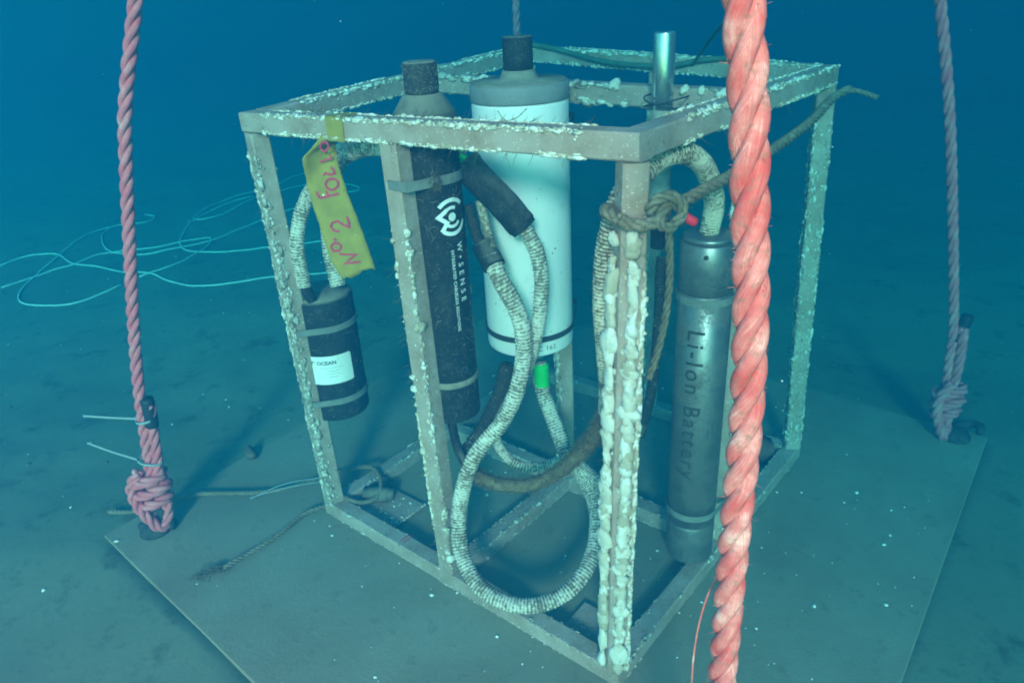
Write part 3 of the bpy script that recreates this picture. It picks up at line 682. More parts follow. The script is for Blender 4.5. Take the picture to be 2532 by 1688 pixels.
for t_ in knot_turns(kc,RR,cam_u,cam_v,.033,1.15): rope_body('knot_turn',r1,t_,RR*1.0,LAY*.9,ROPE_FAR)
shackle('shackle',(-.277,-.255,0),'dark silted shackle under the knot at the left plate corner',(.64,-.77,0),'shackles on the plate corners',True)
def cable_tie(name,label,pts,loop_c,ru,rv,tilt,group):
    t=thing(name,label,'cable tie',tuple(pts[1]),group); g=MB()
    lp=[Vector(loop_c)+cam_u*(cos(a)*ru)+cam_v*(sin(a)*rv)+Vector((0,0,tilt*cos(a))) for a in [2*pi*i/18 for i in range(19)]]
    g.add(*strip_geo(lp,.0048,.0012)); g.build('loop',TIEW,t)
    tail=catmull(pts[1:],.01); g=MB(); g.add(*strip_geo(tail,.0046,.0013)); g.build('tail',TIEW,t)
    q=pts[1]; g=MB(); g.add(*box_geo(q.x-.0045,q.x+.0045,q.y-.004,q.y+.004,q.z-.005,q.z+.005)); bevel_obj(g.build('head',TIEW,t,smooth=False),.001)
def strip_geo(path,wd,th,up=Vector((0,0,1))):
    vs=[];fs=[]; n=len(path)
    for i in range(n):
        t=(path[min(n-1,i+1)]-path[max(0,i-1)]).normalized(); s=t.cross(up).normalized(); u=s.cross(t).normalized()
        for a,b in ((1,1),(1,-1),(-1,-1),(-1,1)): vs.append(path[i]+u*(a*wd/2)+s*(b*th/2))
    for i in range(n-1):
        for j in range(4): k=(j+1)%4; fs.append((i*4+j,i*4+k,(i+1)*4+k,(i+1)*4+j))
    fs.append((3,2,1,0)); fs.append(tuple((n-1)*4+j for j in range(4))); return vs,fs
z1=[Vector(q) for q in P['zip1']]; z2=[Vector(q) for q in P['zip2']]
cable_tie('cable_tie','white cable tie over the black tape end, its long tail pointing left',z1,z1[1]+cam_u*.0205-cam_v*.002,.0225,.018,.003,'cable ties on the left rope')
cable_tie('cable_tie','white cable tie just above the left knot, tail slanting upward',z2,z2[1]+cam_u*.0245-cam_v*.002,.0265,.019,-.006,'cable ties on the left rope')

# right rope (far side of the plate)
pR=up_to_apex([Vector(q) for q in P['rope_right']]); base=pR[-1]
r2=thing('mooring_rope','dim purple-grey twisted rope rising at the right plate corner beyond the frame','rope',(base.x,base.y,0),GRP)
pth=add_rope(r2,pR,RR*.95,LAY,ROPE_FAR,step=.009,seg=10); pth=[q for q in pth if q.z<1.2]; rope_fuzz(r2,pth,RR*.85,140,ROPE_FAR,(.003,.008))
tlr=[Vector((1.036,1.086,.345)),Vector((1.032,1.083,.29)),Vector((1.035,1.086,.2)),Vector((1.03,1.082,.09))]
tlr=[q-cam_v*.012 for q in tlr]
rope_body('tail',r2,[Vector((1.030,1.080,.30))-cam_v*.01]+tlr[2:],RR*.95,LAY*.9,ROPE_FAR)
tape_sleeve(r2,Vector((1.037,1.087,.325)),Vector((1.028,1.079,.262)),RR*1.15)['label']='black tape whipping on the rope end'
for t_ in knot_turns((1.036,1.083,.095),RR,cam_u,cam_v,.029,1.15): rope_body('knot_turn',r2,t_,RR*1.0,LAY*.9,ROPE_FAR)
shackle('shackle',(1.068,1.100,0),'teal-hazed shackle lying open by the knot at the right plate corner',(.9,.5,0),'shackles on the plate corners')
# back rope
pB=up_to_apex([Vector(q) for q in P['rope_back']])+[Vector((-.275,1.095,.3)),Vector((-.30,1.075,.02))]
r3=thing('mooring_rope','faint rope rising behind the neck of the white canister','rope',(-.3,1.075,0),GRP)
add_rope(r3,pB,RR*.95,LAY*.9,ROPE_FAR,step=.010,seg=8)
# front rope
pF=up_to_apex([Vector(q) for q in P['rope_front']])+[Vector((1.052,-.288,.2)),Vector((1.056,-.286,.02))]
r4=thing('mooring_rope','thick bright red twisted rope, bleached and with painted white highlights, crossing close in front of the frame','rope',(1.056,-.286,0),GRP)
pth=add_rope(r4,pF,RR*1.04,.088,ROPE,step=.0045,seg=20,phase0=.5); pth=[q for q in pth if q.z<1.2]; rope_fuzz(r4,pth,RR*1.02,1500,ROPE,(.0015,.005))
fl=MB(); fl.add(*tube_geo(catmull([(1.038,-.292,.62),(1.026,-.285,.585),(1.018,-.282,.54),(1.016,-.284,.50),(1.017,-.286,.46)],.01),.0009,5)); fl.build('loose_yarn',ROPE,r4)

# ------------------------------------------------------------------ hoses
def hose(name,label,pts,r,m,pitch=.0056,amp=.11,group='corrugated hoses',split=False,ends=(0,0),fuzz=0,cat='hose',irr=.05,seg=14,fuzzL=(.003,.007),fr=.0004):
    pts=[Vector(q) for q in pts]; t=thing(name,label,cat,tuple(pts[0]),group)
    path=catmull(pts,pitch/4); ridge=[]; seed=rng.uniform(0,99)
    def rad(i,j,s):
        c=.5+.5*cos(2*pi*s/pitch); nz=noise.noise((s*130,j*.9+seed,seed))
        c2=c*c*(3-2*c)
        cut=.82 if (split and j in (0,1)) else 1.0
        ridge.append(c2*(.75+.25*nz)*(0 if (split and j in (0,1)) else 1))
        return r*(1-amp*(1-c2)+irr*nz)*cut
    vs,fs=tube_geo(path,rad,seg)
    o=mesh_obj('sleeve',vs,fs,m,t,True,{'ridge':ridge})
    if fuzz:
        hb=MB(); T,U,V=frames(path)
        for i in range(fuzz):
            k=rng.randrange(len(path)); a=rng.uniform(0,2*pi); d=U[k]*cos(a)+V[k]*sin(a)
            hair(hb,path[k]+d*r*.9,d+T[k]*rng.uniform(-.6,.6),rng.uniform(*fuzzL),rng,fr)
        stuff(hb.build('algae_fuzz',HAIRY,o))
    return t,path
HG='corrugated hoses tangled between the canisters'
def sleeve(parent,pts,r,m,name='connector',wob=.03,label=None,seg=18,taper=None):
    g=MB(); pa=catmull([Vector(q) for q in pts],.004); n=len(pa)
    g.add(*tube_geo(pa,lambda i,j,s:r*(taper(i/(n-1)) if taper else 1)*(1+wob*noise.noise((s*90,j*.8,r*99))),seg)); o=g.build(name,m,parent)
    if label: o['label']=label
    return o
h,pa=hose('corrugated_hose','left lower hose arching from the small canister up behind the yellow tape',P['hose_arch_low'],.0155,HOSE_W,split=True,group=HG,fuzz=120)
sleeve(h,[pa[0]-Vector((0,0,.001)),pa[0]+Vector((.006,.006,-.034))],.0105,BLACK)
h,pa=hose('corrugated_hose','white-limed hose behind the yellow tape standing on the small canister',P['hose_arch_high'],.0165,HOSE_W,group=HG,fuzz=80)
# mid right
mr=[Vector(q) for q in P['hose_mid_right']]
h,pa=hose('corrugated_hose','hose hanging from the thick black connector in front of the white canister',mr[3:],.0140,HOSE_W,group=HG,split=True,fuzz=160)
sleeve(h,mr[:4],.0250,BLACK,label='long black rubber connector furred with silt',taper=lambda t:1.0 if t<.97 else .9)
g=MB()
for i in range(26): lump(g,mr[0]+Vector((rng.uniform(-.016,.016),rng.uniform(-.016,.016),rng.uniform(-.004,.022))),rng.uniform(.003,.007),(0,0,1),rng)
g.build('green_tape_scrap',GREEN,h)
ml=[Vector(q) for q in P['hose_mid_left']]
h,pa=hose('corrugated_hose','long hose from the black canister making the big loop over the front rail',ml[2:],.0162,HOSE_W,group=HG,split=True,fuzz=420,pitch=.0060)
sleeve(h,[ml[1].lerp(ml[2],.45),ml[2].lerp(ml[3],.45)],.0192,BLACK,label='short black sleeve at the upper end')
sleeve(h,[ml[0],ml[1],ml[1].lerp(ml[2],.7)],.0095,HOSE_D,label='side branch hose')
sleeve(h,[ml[0]+Vector((.016,.012,.006)),ml[1]+Vector((.014,.012,.004)),ml[2]+Vector((.004,.003,.012))],.008,HOSE_W,label='limed side branch hose')
q=ml[-2].lerp(ml[-1],.1); sleeve(h,[q,q+Vector((0,0,.048))],.0155,GREEN,'green_tape',label='band of bright green tape under the white canister')
hb_=P['hose_batt']
h,pa=hose('corrugated_hose','hose arching out of the steel canister and down behind the nearest post',hb_[:15],.0160,HOSE_G,group=HG,pitch=.0052,amp=.14,fuzz=260)
h,pa=hose('hairy_hose','brown furry hose sagging between the nearest post and the black canister cable',hb_[14:],.0125,HAIRY,group=HG,pitch=.02,amp=.04,fuzz=2600,fuzzL=(.004,.010),fr=.0005)
h,pa=hose('power_cable','smooth black cable leaving the bottom of the black canister',P['cable_modem'],.0085,BLACK,group=None,pitch=.03,amp=.02,cat='cable',fuzz=20)
hose('corrugated_hose','inner curved hose at the foot of the white canister',P['hose_inner'],.0105,HOSE_W,group=HG,pitch=.0054,fuzz=60)
hose('corrugated_hose','short thick grey hose stub on the middle bottom rail',P['hose_short'],.0165,HOSE_W,group=HG,pitch=.0052,fuzz=60)
h,pa=hose('corrugated_hose','thin ribbed grey hose running down behind the nearest post',P['hose_sensor'],.0098,HOSE_D,group=HG,pitch=.0056,amp=.14,irr=.02)
hose('corrugated_hose','pale ribbed hose dropping from the green tape',P['hose_white_short'],.0095,HOSE_W,group=HG,pitch=.0056)
dk=[Vector((.470,.112,.455)),Vector((.452,.112,.40)),Vector((.425,.095,.33)),Vector((.405,.075,.29)),Vector((.392,.062,.262))]
hose('black_hose','smooth black hose slanting behind the tangled hoses',[tuple(q+Vector((-.012,.02,0))) for q in dk],.0145,HOSE_D,group=None,pitch=.0062,amp=.08)

# ------------------------------------------------------------------ printing on cylinders
def text_mesh(body,size,align='LEFT',space=1.0,offset=0.0):
    cu=bpy.data.curves.new('lettering','FONT'); cu.body=body; cu.size=size; cu.space_character=space; cu.offset=offset; cu.align_x=align; cu.resolution_u=3
    to=bpy.data.objects.new('lettering',cu); COL.objects.link(to); bpy.context.view_layer.update()
    dg=bpy.context.evaluated_depsgraph_get(); me=bpy.data.meshes.new_from_object(to.evaluated_get(dg))
    bm=bmesh.new(); bm.from_mesh(me); bmesh.ops.triangulate(bm,faces=bm.faces)
    out=([v.co.copy() for v in bm.verts],[tuple(v.index for v in f.verts) for f in bm.faces]); bm.free()
    bpy.data.objects.remove(to); bpy.data.curves.remove(cu); return out
def subdivide_tris(vs,fs,maxlen):
    bm=bmesh.new(); bv=[bm.verts.new(v) for v in vs]
    for f in fs:
        try: bm.faces.new([bv[i] for i in f])
        except ValueError: pass
    for _ in range(4):
        es=[e for e in bm.edges if e.calc_length()>maxlen]
        if not es: break
        bmesh.ops.subdivide_edges(bm,edges=es,cuts=1); bmesh.ops.triangulate(bm,faces=bm.faces)
    bm.verts.ensure_lookup_table(); bm.verts.index_update()
    out=([v.co.copy() for v in bm.verts],[tuple(v.index for v in f.verts) for f in bm.faces]); bm.free(); return out
def on_cylinder(vs,fs,cx,cy,r,ang,z,rot=0.0,lift=.0005):
    """wrap flat (u right, v up) artwork on a vertical cylinder; ang = heading of the art's centre"""
    vs,fs=subdivide_tris(vs,fs,.006); out=[]
    for q in vs:
        u=q.x*cos(rot)-q.y*sin(rot); v=q.x*sin(rot)+q.y*cos(rot); a=ang+u/r
        out.append((cx+(r+lift)*cos(a),cy+(r+lift)*sin(a),z+v))
    return out,fs
def ring_sector(cx,cy,r0,r1,a0,a1,n=20):
    vs=[];fs=[]
    for i in range(n+1):
        a=a0+(a1-a0)*i/n; vs+= [Vector((cx+r0*cos(a),cy+r0*sin(a),0)),Vector((cx+r1*cos(a),cy+r1*sin(a),0))]
    for i in range(n): fs.append((2*i,2*i+1,2*i+3,2*i+2))
    return vs,fs
def stroke2d(pts,w):
    vs=[];fs=[];n=len(pts); pts=[Vector((*q[:2],0)) for q in pts]
    for i in range(n):
        a=(pts[i]-pts[i-1]).normalized() if i else None; b=(pts[i+1]-pts[i]).normalized() if i<n-1 else None
        if a is None: nn=Vector((-b.y,b.x,0)); k=1
        elif b is None: nn=Vector((-a.y,a.x,0)); k=1
        else:
            na=Vector((-a.y,a.x,0)); nb=Vector((-b.y,b.x,0)); nn=(na+nb)
            nn=nn.normalized() if nn.length>1e-4 else na; k=min(2.2,1/max(.35,nn.dot(na)))
        vs+=[pts[i]+nn*(w/2*k),pts[i]-nn*(w/2*k)]
    for i in range(n-1): fs.append((2*i,2*i+2,2*i+3,2*i+1))
    return vs,fs

CAM=Vector((1.21214924,-.755417756,1.07053395))
def facing(cx,cy): return math.atan2(CAM.y-cy,CAM.x-cx)

# ------------------------------------------------------------------ black canister (modem)
mx,my,mr_=.368,.079,.0485
T=thing('black_canister','tall black cylindrical canister with white ring emblem strapped behind the front centre post','canister',(mx,my,.345)); MODEM=T
g=MB(); g.add(*lathe(rounded(mr_,.360,.880,.006,4),56,mx,my)); g.build('body',BLACK,T)
g=MB(); pr=[(mr_,.8805),(mr_+.0008,.882),(mr_+.0008,.893),(mr_-.003,.898),(.031,.920),(.0275,.922)]; g.add(*lathe(pr,56,mx,my)); g.build('shoulder',M_black('silted_shoulder',(.09,.085,.07),(.25,.23,.18),1,.9),T)
g=MB(); g.add(*lathe(rounded(.0262,.9222,.968,.004),40,mx,my)); g.build('neck',M_black('furred_black_plastic',(.03,.03,.03),(.26,.24,.2),1,.9),T)
g=MB(); g.add(*lathe([(mr_+.0008,.432),(mr_+.002,.434),(mr_+.002,.442),(mr_+.0008,.444)],56,mx,my)); o=g.build('silt_ring',DUSTLID,T)
for k in range(1): pass
fa=facing(mx,my)
# emblem: rings, dot and a zigzag, reading downwards
L=MB()
def art(geo,dx=0,dy=0): L.add([Vector((v.x+dx,v.y+dy,0)) for v in geo[0]],geo[1])
E=.0255
art(ring_sector(0,0,0,E*.27,0,2*pi,24))
art(ring_sector(0,0,E*.50,E*.70,.35*pi,.85*pi)); art(ring_sector(0,0,E*.50,E*.70,-.85*pi,-.2*pi))
art(ring_sector(0,0,E*.95,E*1.2,.22*pi,.78*pi)); art(ring_sector(0,0,E*.95,E*1.2,-.72*pi,-.12*pi))
art(stroke2d([(-E*.35,E*.50),(-E*.92,E*.08),(-E*.38,-E*.32),(-E*.78,-E*.85)],E*.26))
vv,ff=on_cylinder([Vector(v) for v in L.v],L.f,mx,my,mr_,fa+.60,.738)
o=mesh_obj('emblem',vv,ff,PRINT_W,T,False)
def wrap_text(body,size,space,cx,cy,r,ang,ztop,m,parent,offset=0.0,name='lettering',align='LEFT',rot=-pi/2,lift=.0006):
    vs,fs=text_mesh(body,size,align,space,offset); vv,ff=on_cylinder(vs,fs,cx,cy,r,ang,ztop,rot,lift)
    return mesh_obj(name,vv,ff,m,parent,False)
wrap_text('W\u2022SENSE',.0155,1.85,mx,my,mr_,fa+.70,.694,PRINT_W,T,.0002)
wrap_text('INTEGRATED CABLELESS SOLUTIONS',.0074,1.18,mx,my,mr_,fa+.44,.684,PRINT_W,T,.00012)

# ------------------------------------------------------------------ small black canister on the left post
lx,ly,lr=.0135,.0830,.0635
T=thing('small_black_canister','short black canister with a white printed label strapped to the left corner post','canister',(lx,ly,.245)); SMALL=T
g=MB(); g.add(*lathe(rounded(lr,.250,.520,.005,4),56,lx,ly)); g.build('body',BLACK,T)
g=MB(); g.add(*lathe([(lr-.003,.5202),(lr-.004,.5225),(.01,.5235)],48,lx,ly)); o=g.build('top_cap',DUSTLID,T)
g=MB(); g.add(*box_geo(lx+.004,lx+.016,ly-.052,ly-.044,.522,.530)); bevel_obj(g.build('metal_lug',STAINLESS,T,smooth=False),.001)
fl_=facing(lx,ly)
# label: a rounded rectangle wrapped on the body
LW,LH=.094,.064; vs=[];fs=[]; nu,nv=24,6
for j in range(nv+1):
    for i in range(nu+1):
        u=-LW/2+LW*i/nu; v=-LH/2+LH*j/nv
        if i in (0,nu) and j in (0,nv): v*=.93
        vs.append(Vector((u,v,0)))
for j in range(nv):
    for i in range(nu): k=j*(nu+1)+i; fs.append((k,k+1,k+nu+2,k+nu+1))
LA,LZ=fl_-.10,.372
vv=[(lx+(lr+.0006)*cos(LA+q.x/lr),ly+(lr+.0006)*sin(LA+q.x/lr),LZ+q.y) for q in vs]
lab=mesh_obj('printed_label',vv,fs,LABEL,T,True)
def lab_art(geo,m,name): 
    vv,ff=on_cylinder(geo[0],geo[1],lx,ly,lr,LA,LZ,0,.0011); return mesh_obj(name,vv,ff,m,lab,False)
vs,fs=text_mesh('OCEAN',.0115,'LEFT',1.0,.0003); lab_art(([Vector((v.x-.026,v.y+.0135,0)) for v in vs],fs),INK_DK,'lettering')
G=MB(); G.add(*ring_sector(-.0335,.0175,.0022,.0042,.05*pi,1.15*pi)); G.add(*ring_sector(-.0365,.0135,.0008,.0028,.2*pi,1.1*pi)); lab_art(([Vector(v) for v in G.v],G.f),INK_DK,'emblem')
G=MB(); r5=random.Random(5)
for row,(x0,x1) in enumerate(((-.020,.026),(-.006,.020),(-.008,.018),(-.004,.012))):
    x=x0; y=.005-.0068*row
    while x<x1:
        wd=r5.uniform(.0007,.0028); G.add([Vector((x,y,0)),Vector((x+wd,y,0)),Vector((x+wd,y+.0012+r5.random()*.0008,0)),Vector((x,y+.0013,0))],[(0,1,2,3)]); x+=wd+r5.uniform(.0006,.0014)
lab_art(([Vector(v) for v in G.v],G.f),M_plain('grey_print',(.25,.28,.34),.7),'fine_print')

# ------------------------------------------------------------------ white canister
wx,wy,wr=.388,.292,.0838
T=thing('white_canister','large white cylindrical canister with grey lid and black neck at the centre of the frame','canister',(wx,wy,.42))
g=MB(); g.add(*lathe(rounded(wr,.425,.885,.006,4),72,wx,wy)); g.build('body',WHITE,T)
g=MB(); g.add(*lathe([(wr+.001,.8855),(wr+.0015,.887),(wr+.0015,.911),(wr-.001,.914)],72,wx,wy)); g.build('lid_rim',LIDGREY,T)
g=MB(); g.add(*lathe([(wr-.0015,.9142),(wr-.004,.916),(.034,.918),(.030,.926),(.0275,.932)],72,wx,wy)); g.build('lid',DUSTLID,T)
g=MB(); g.add(*lathe(rounded(.0255,.9322,.985,.003),40,wx,wy)); g.build('neck',BLACK,T)
fw=facing(wx,wy)
wrap_text('EC 162',.0135,1.1,wx,wy,wr,fw+.07,.438,INK_BK,T,0,align='LEFT',rot=0)
hb=MB(); r6=random.Random(11)
ch=[(-.45,.878),(-.33,.862),(-.20,.863),(-.05,.868),(.12,.880)]
for (a0,zz0),(a1,zz1) in list(zip(ch,ch[1:]))+[((-.33,.862),(-.36,.838)),((-.52,.88),(-.53,.835))]:
    for i in range(11):
        t_=i/10; a_=fw+a0+(a1-a0)*t_; lump(hb,(wx+(wr+.0005)*cos(a_),wy+(wr+.0005)*sin(a_),zz0+(zz1-zz0)*t_),.0009,(cos(a_),sin(a_),0),r6)
stuff(hb.build('hydroid_chain',STONE,T,attr='tint'))
hb=MB()
for i in range(60):
    a_=fw+r6.uniform(-1.3,1.3); zz=.43+.42*r6.random(); lump(hb,(wx+wr*cos(a_),wy+wr*sin(a_),zz),r6.uniform(.0006,.0018),(cos(a_),sin(a_),0),r6,flat=.4)
stuff(hb.build('silt_speck',STONE,T,attr='tint'))

# ------------------------------------------------------------------ steel battery canister
bx,by,br=.733,.329,.0450
T=thing('steel_canister','stainless steel canister engraved Li-Ion Battery, half hidden by the red rope','canister',(bx,by,.035))
zs=[.036,.118,.588,.664,.690]
g=MB(); g.add(*lathe(rounded(br,.036,.120,.004)[:-1]+[(br-.0012,.1202)],56,bx,by)); g.build('lower_cap',BATT,T)
g=MB(); g.add(*lathe([(br-.0014,.1206),(br,.1216),(br,.5915),(br-.0014,.5925)],56,bx,by)); g.build('body',BATT,T)
g=MB(); g.add(*lathe([(br-.0014,.5930),(br,.594),(br,.676),(br-.002,.6785)],56,bx,by)); g.build('upper_cap',BATT,T)
g=MB(); g.add(*lathe([(br-.0025,.6790),(br-.003,.686),(br-.006,.6885),(.01,.689)],56,bx,by)); g.build('lid',BATT,T)
fb=facing(bx,by)
a_=fb-.05
g=MB(); n_=Vector((cos(a_),sin(a_),0)); g.add(*tube_geo([Vector((bx,by,.662))+n_*(br-.002),Vector((bx,by,.662))+n_*(br+.0012)],.0038,14)); g.build('screw',INK_BK,T)
wrap_text('Li-Ion Battery',.042,1.24,bx,by,br,fb-.55,.535,INK_BK,T,.0004)

# ------------------------------------------------------------------ thin steel probe
px_,py_=[(P['tube'][0][i]+P['tube'][1][i])/2 for i in (0,1)]; pz=P['tube'][0][2]
T=thing('sensor_probe','slim polished steel tube tied upright to the middle top rail','probe',(px_,py_,.62))
g=MB(); g.add(*lathe(rounded(.0172,.872,pz+.01,.002),40,px_,py_)); g.build('polished_tube',STAINLESS,T)
g=MB(); g.add(*lathe(rounded(.0178,.700,.8715,.002),40,px_,py_)); g.build('body',M_plain('dull_grey_sleeve',(.30,.29,.26),.8,var=.25,scale=60,dirt=(.5,.46,.38)),T)
g=MB(); g.add(*lathe(rounded(.0125,.640,.6995,.002),30,px_,py_)); g.build('connector',BLACK,T)

# ------------------------------------------------------------------ thin growth on the canisters
def cyl_fuzz(parent,cx,cy,r,z0,z1,n,Lr=(.004,.014)):
    hb=MB()
    for i in range(n):
        a=facing(cx,cy)+rng.uniform(-1.7,1.7); d=Vector((cos(a),sin(a),0)); c=Vector((cx,cy,rng.uniform(z0,z1)))+d*r
        hair(hb,c,d*.35+Vector((-sin(a),cos(a),0))*rng.gauss(0,.8)+Vector((0,0,rng.gauss(0,.8))),rng.uniform(*Lr),rng,.00035)
    stuff(hb.build('hydroid_fuzz',FUZZ,parent))
FUZZ=M_plain('pale_hydroid',(.30,.27,.20),.9,var=.3,spec=.1)
cyl_fuzz(MODEM,mx,my,mr_,.365,.875,260); cyl_fuzz(MODEM,mx,my,.0268,.925,.965,120,(.003,.007)); cyl_fuzz(SMALL,lx,ly,lr,.245,.515,110)

# ------------------------------------------------------------------ straps
def hull2(pts):
    pts=sorted(set(pts)); 
    def half(ps):
        h=[]
        for q in ps:
            while len(h)>1 and (h[-1][0]-h[-2][0])*(q[1]-h[-2][1])-(h[-1][1]-h[-2][1])*(q[0]-h[-2][0])<=0: h.pop()
            h.append(q)
        return h
    a=half(pts); b=half(pts[::-1]); return a[:-1]+b[:-1]
def strap(label,cyl,post,z,wd,m,th=.0014,group='straps holding the canisters',tilt=0.0,buckle=None,cat='strap'):
    cx,cy,r=cyl; pts=[(round(cx+(r+.0016)*cos(2*pi*i/60),5),round(cy+(r+.0016)*sin(2*pi*i/60),5)) for i in range(60)]
    if post is not None:
        e=h2+.0022
        pts+=[(post.x+sx*e,post.y+sy*e) for sx in (-1,1) for sy in (-1,1)]
    hu=hull2(pts); hu.append(hu[0]); path=[]
    dirv=Vector((cx-(post.x if post else cx-1),cy-(post.y if post else cy),0)).normalized()
    for (x0,y0),(x1,y1) in zip(hu,hu[1:]):
        n=max(1,int(math.hypot(x1-x0,y1-y0)/.006))
        for i in range(n):
            x=x0+(x1-x0)*i/n;y=y0+(y1-y0)*i/n
            path.append(Vector((x,y,z+tilt*((x-cx)*dirv.x+(y-cy)*dirv.y))))
    n=len(path); vs=[];fs=[]
    for i in range(n):
        t=(path[(i+1)%n]-path[i-1]).normalized(); s=Vector((t.y,-t.x,0))
        for a,b in ((1,0),(1,1),(-1,1),(-1,0)): vs.append(path[i]+Vector((0,0,a*wd/2))+s*(b*th))
    for i in range(n):
        q=(i+1)%n
        for j in range(4): k=(j+1)%4; fs.append((i*4+j,q*4+j,q*4+k,i*4+k))
    T=thing('strap',label,cat,(cx,cy,z),group); mesh_obj('band',vs,fs,m,T,False)
    if buckle is not None:
        a_=buckle; c=Vector((cx+(r+.004)*cos(a_),cy+(r+.004)*sin(a_),z)); g=MB()
        lump(g,c,.012,(cos(a_),sin(a_),0),rng,True,.5); o=g.build('furred_buckle',STRAP,T,attr='tint')
        hb=MB()
        for i in range(160):
            d=Vector((cos(a_)+rng.gauss(0,.5),sin(a_)+rng.gauss(0,.5),rng.gauss(0,.8))); hair(hb,c+d.normalized()*.008,d,rng.uniform(.005,.012),rng,.0004)
        stuff(hb.build('algae_fuzz',HAIRY,o))
    return T
pM=Vector((bM.x,bM.y,0)); pA=Vector((bA.x,bA.y,0)); pN=Vector((bN.x,bN.y,0)); pCc=Vector((cB.x,cB.y,0))
strap('grey strap with furred buckle round the front centre post and tall black canister',(mx,my,mr_),pM,.799,.015,STRAP,buckle=fa+.1)
strap('upper grey strap on the small labelled canister',(lx,ly,lr),pA,.462,.013,STRAP)
strap('lower grey strap on the small labelled canister, below its label',(lx,ly,lr),pA,.298,.013,STRAP)
strap('dark strap round the lower end of the white canister',(wx,wy,wr),pCc,.462,.011,STRAP_DK)
strap('dark strap round the white canister just below its top band',(wx,wy,wr),pCc,.838,.011,STRAP_DK)
strap('upper strap on the engraved steel canister',(bx,by,br),pN,.583,.013,STRAP)
strap('lower strap on the engraved steel canister',(bx,by,br),pN,.147,.013,STRAP)
# black cable tie holding the probe on the rail
T=thing('cable_tie','thin black cable tie crossed round the polished probe and middle top rail','cable tie',(px_,py_,.885))
for k,sg in enumerate((1,-1)):
    pts=[Vector((px_+cos(a)*.034-.0,py_+.012+sin(a)*.038,.882+sg*.008*cos(a))) for a in [2*pi*i/20 for i in range(21)]]
    g=MB(); g.add(*tube_geo(catmull(pts,.006),.0013,6)); g.build('band',STRAP_DK,T)

# ------------------------------------------------------------------ lashing rope
lk=[Vector(q) for q in P['lash_line']]
T=thing('lashing_rope','grey silted rope knotted round the nearest post and stretched to the right corner','rope',(bB.x,bB.y,.81))
lp=[]
for i in range(15):
    a=-.5*pi+2*pi*i/14; ex=h2+.014
    lp.append(Vector((tB.x+.004+ex*1.02*cos(a)*(1.12),tB.y+ex*sin(a)*1.1,.806+.005*sin(a*2))))
pth=catmull(lp,.004)
def soft_rope(name,pts,r,parent,m=ROPE_OLD,lay=.05,fuzz=120):
    o=rope_body(name,parent,pts,r,lay,m,step=.005,seg=9)
    hb=MB(); pp=catmull([Vector(q) for q in pts],.01)
    for i in range(fuzz):
        c=rng.choice(pp); d=Vector((rng.gauss(0,1),rng.gauss(0,1),rng.gauss(0,.6)-.5)).normalized(); hair(hb,c+d*r*.85,d,rng.uniform(.003,.009),rng,.0004)
    stuff(hb.build('algae_fuzz',HAIRY,o)); return o
soft_rope('post_loop',lp,.0082,T,fuzz=260)
kc=lk[0]
soft_rope('knot',[kc+Vector((-.016,-.012,.002)),kc+Vector((-.004,-.014,.020)),kc+Vector((.014,-.004,.022)),kc+Vector((.020,.004,.002)),kc+Vector((.010,-.012,-.014)),kc+Vector((.000,-.016,-.004)),kc+Vector((.004,.0,.012)),kc+Vector((.012,.012,.004))],.0070,T,fuzz=120)
soft_rope('line',lk[2:9],.0080,T,lay=.06,fuzz=160)
soft_rope('loose_end',lk[8:],.0048,T,lay=.04,fuzz=20)
soft_rope('tail',P['lash_tail'],.0052,T,fuzz=60)
re_=P['red_end']; o=sleeve(T,re_,.0058,REDTAPE,'red_end',label='red taped rope end')

# ------------------------------------------------------------------ yellow tape with handwriting
T=thing('yellow_tag','faded yellow webbing strip tied to the front top rail with red handwriting','tag',tuple(P['tape_L'][0]))
Lp=catmull(P['tape_L'],.006); nn=len(Lp)
def resamp(pts,n):
    c=catmull(pts,.002); return [c[round(i*(len(c)-1)/(n-1))] for i in range(n)]
# pair the edges segment by segment so the fold keeps its place
LV=[];RV=[]
for (a0,a1),(b0,b1) in zip(zip(P['tape_L'],P['tape_L'][1:]),zip(P['tape_R'],P['tape_R'][1:])):
    for i in range(8):
        t_=i/8; LV.append(Vector(a0).lerp(Vector(a1),t_)); RV.append(Vector(b0).lerp(Vector(b1),t_))
LV.append(Vector(P['tape_L'][-1])); RV.append(Vector(P['tape_R'][-1]))
nv=len(LV); nu=8; vs=[];fs=[]
tn=(CAM-Vector(P['tape_L'][5])); tn.z=0; tn.normalize()
for i in range(nv):
    for j in range(nu+1):
        q=LV[i].lerp(RV[i],j/nu)
        jag=Vector((0,0,-.011*noise.noise((j*1.3,3,1)))) if i==nv-1 else Vector()
        vs.append(q+jag+(RV[i]-LV[i])*(.035*noise.noise((i*.6,(0 if j<4 else 9),8))*(1 if j in (0,nu) else 0))+tn*(.0016*noise.noise((i*.25,j*.5,2))+(.003*noise.noise((i*.09,j*.11,5)) if i>26 else 0)))
for i in range(nv-1):
    for j in range(nu): k=i*(nu+1)+j; fs.append((k,k+1,k+nu+2,k+nu+1))
o=mesh_obj('webbing',vs,fs,TAPE,T); sm=o.modifiers.new('solid','SOLIDIFY'); sm.thickness=.0016; sm.offset=-1
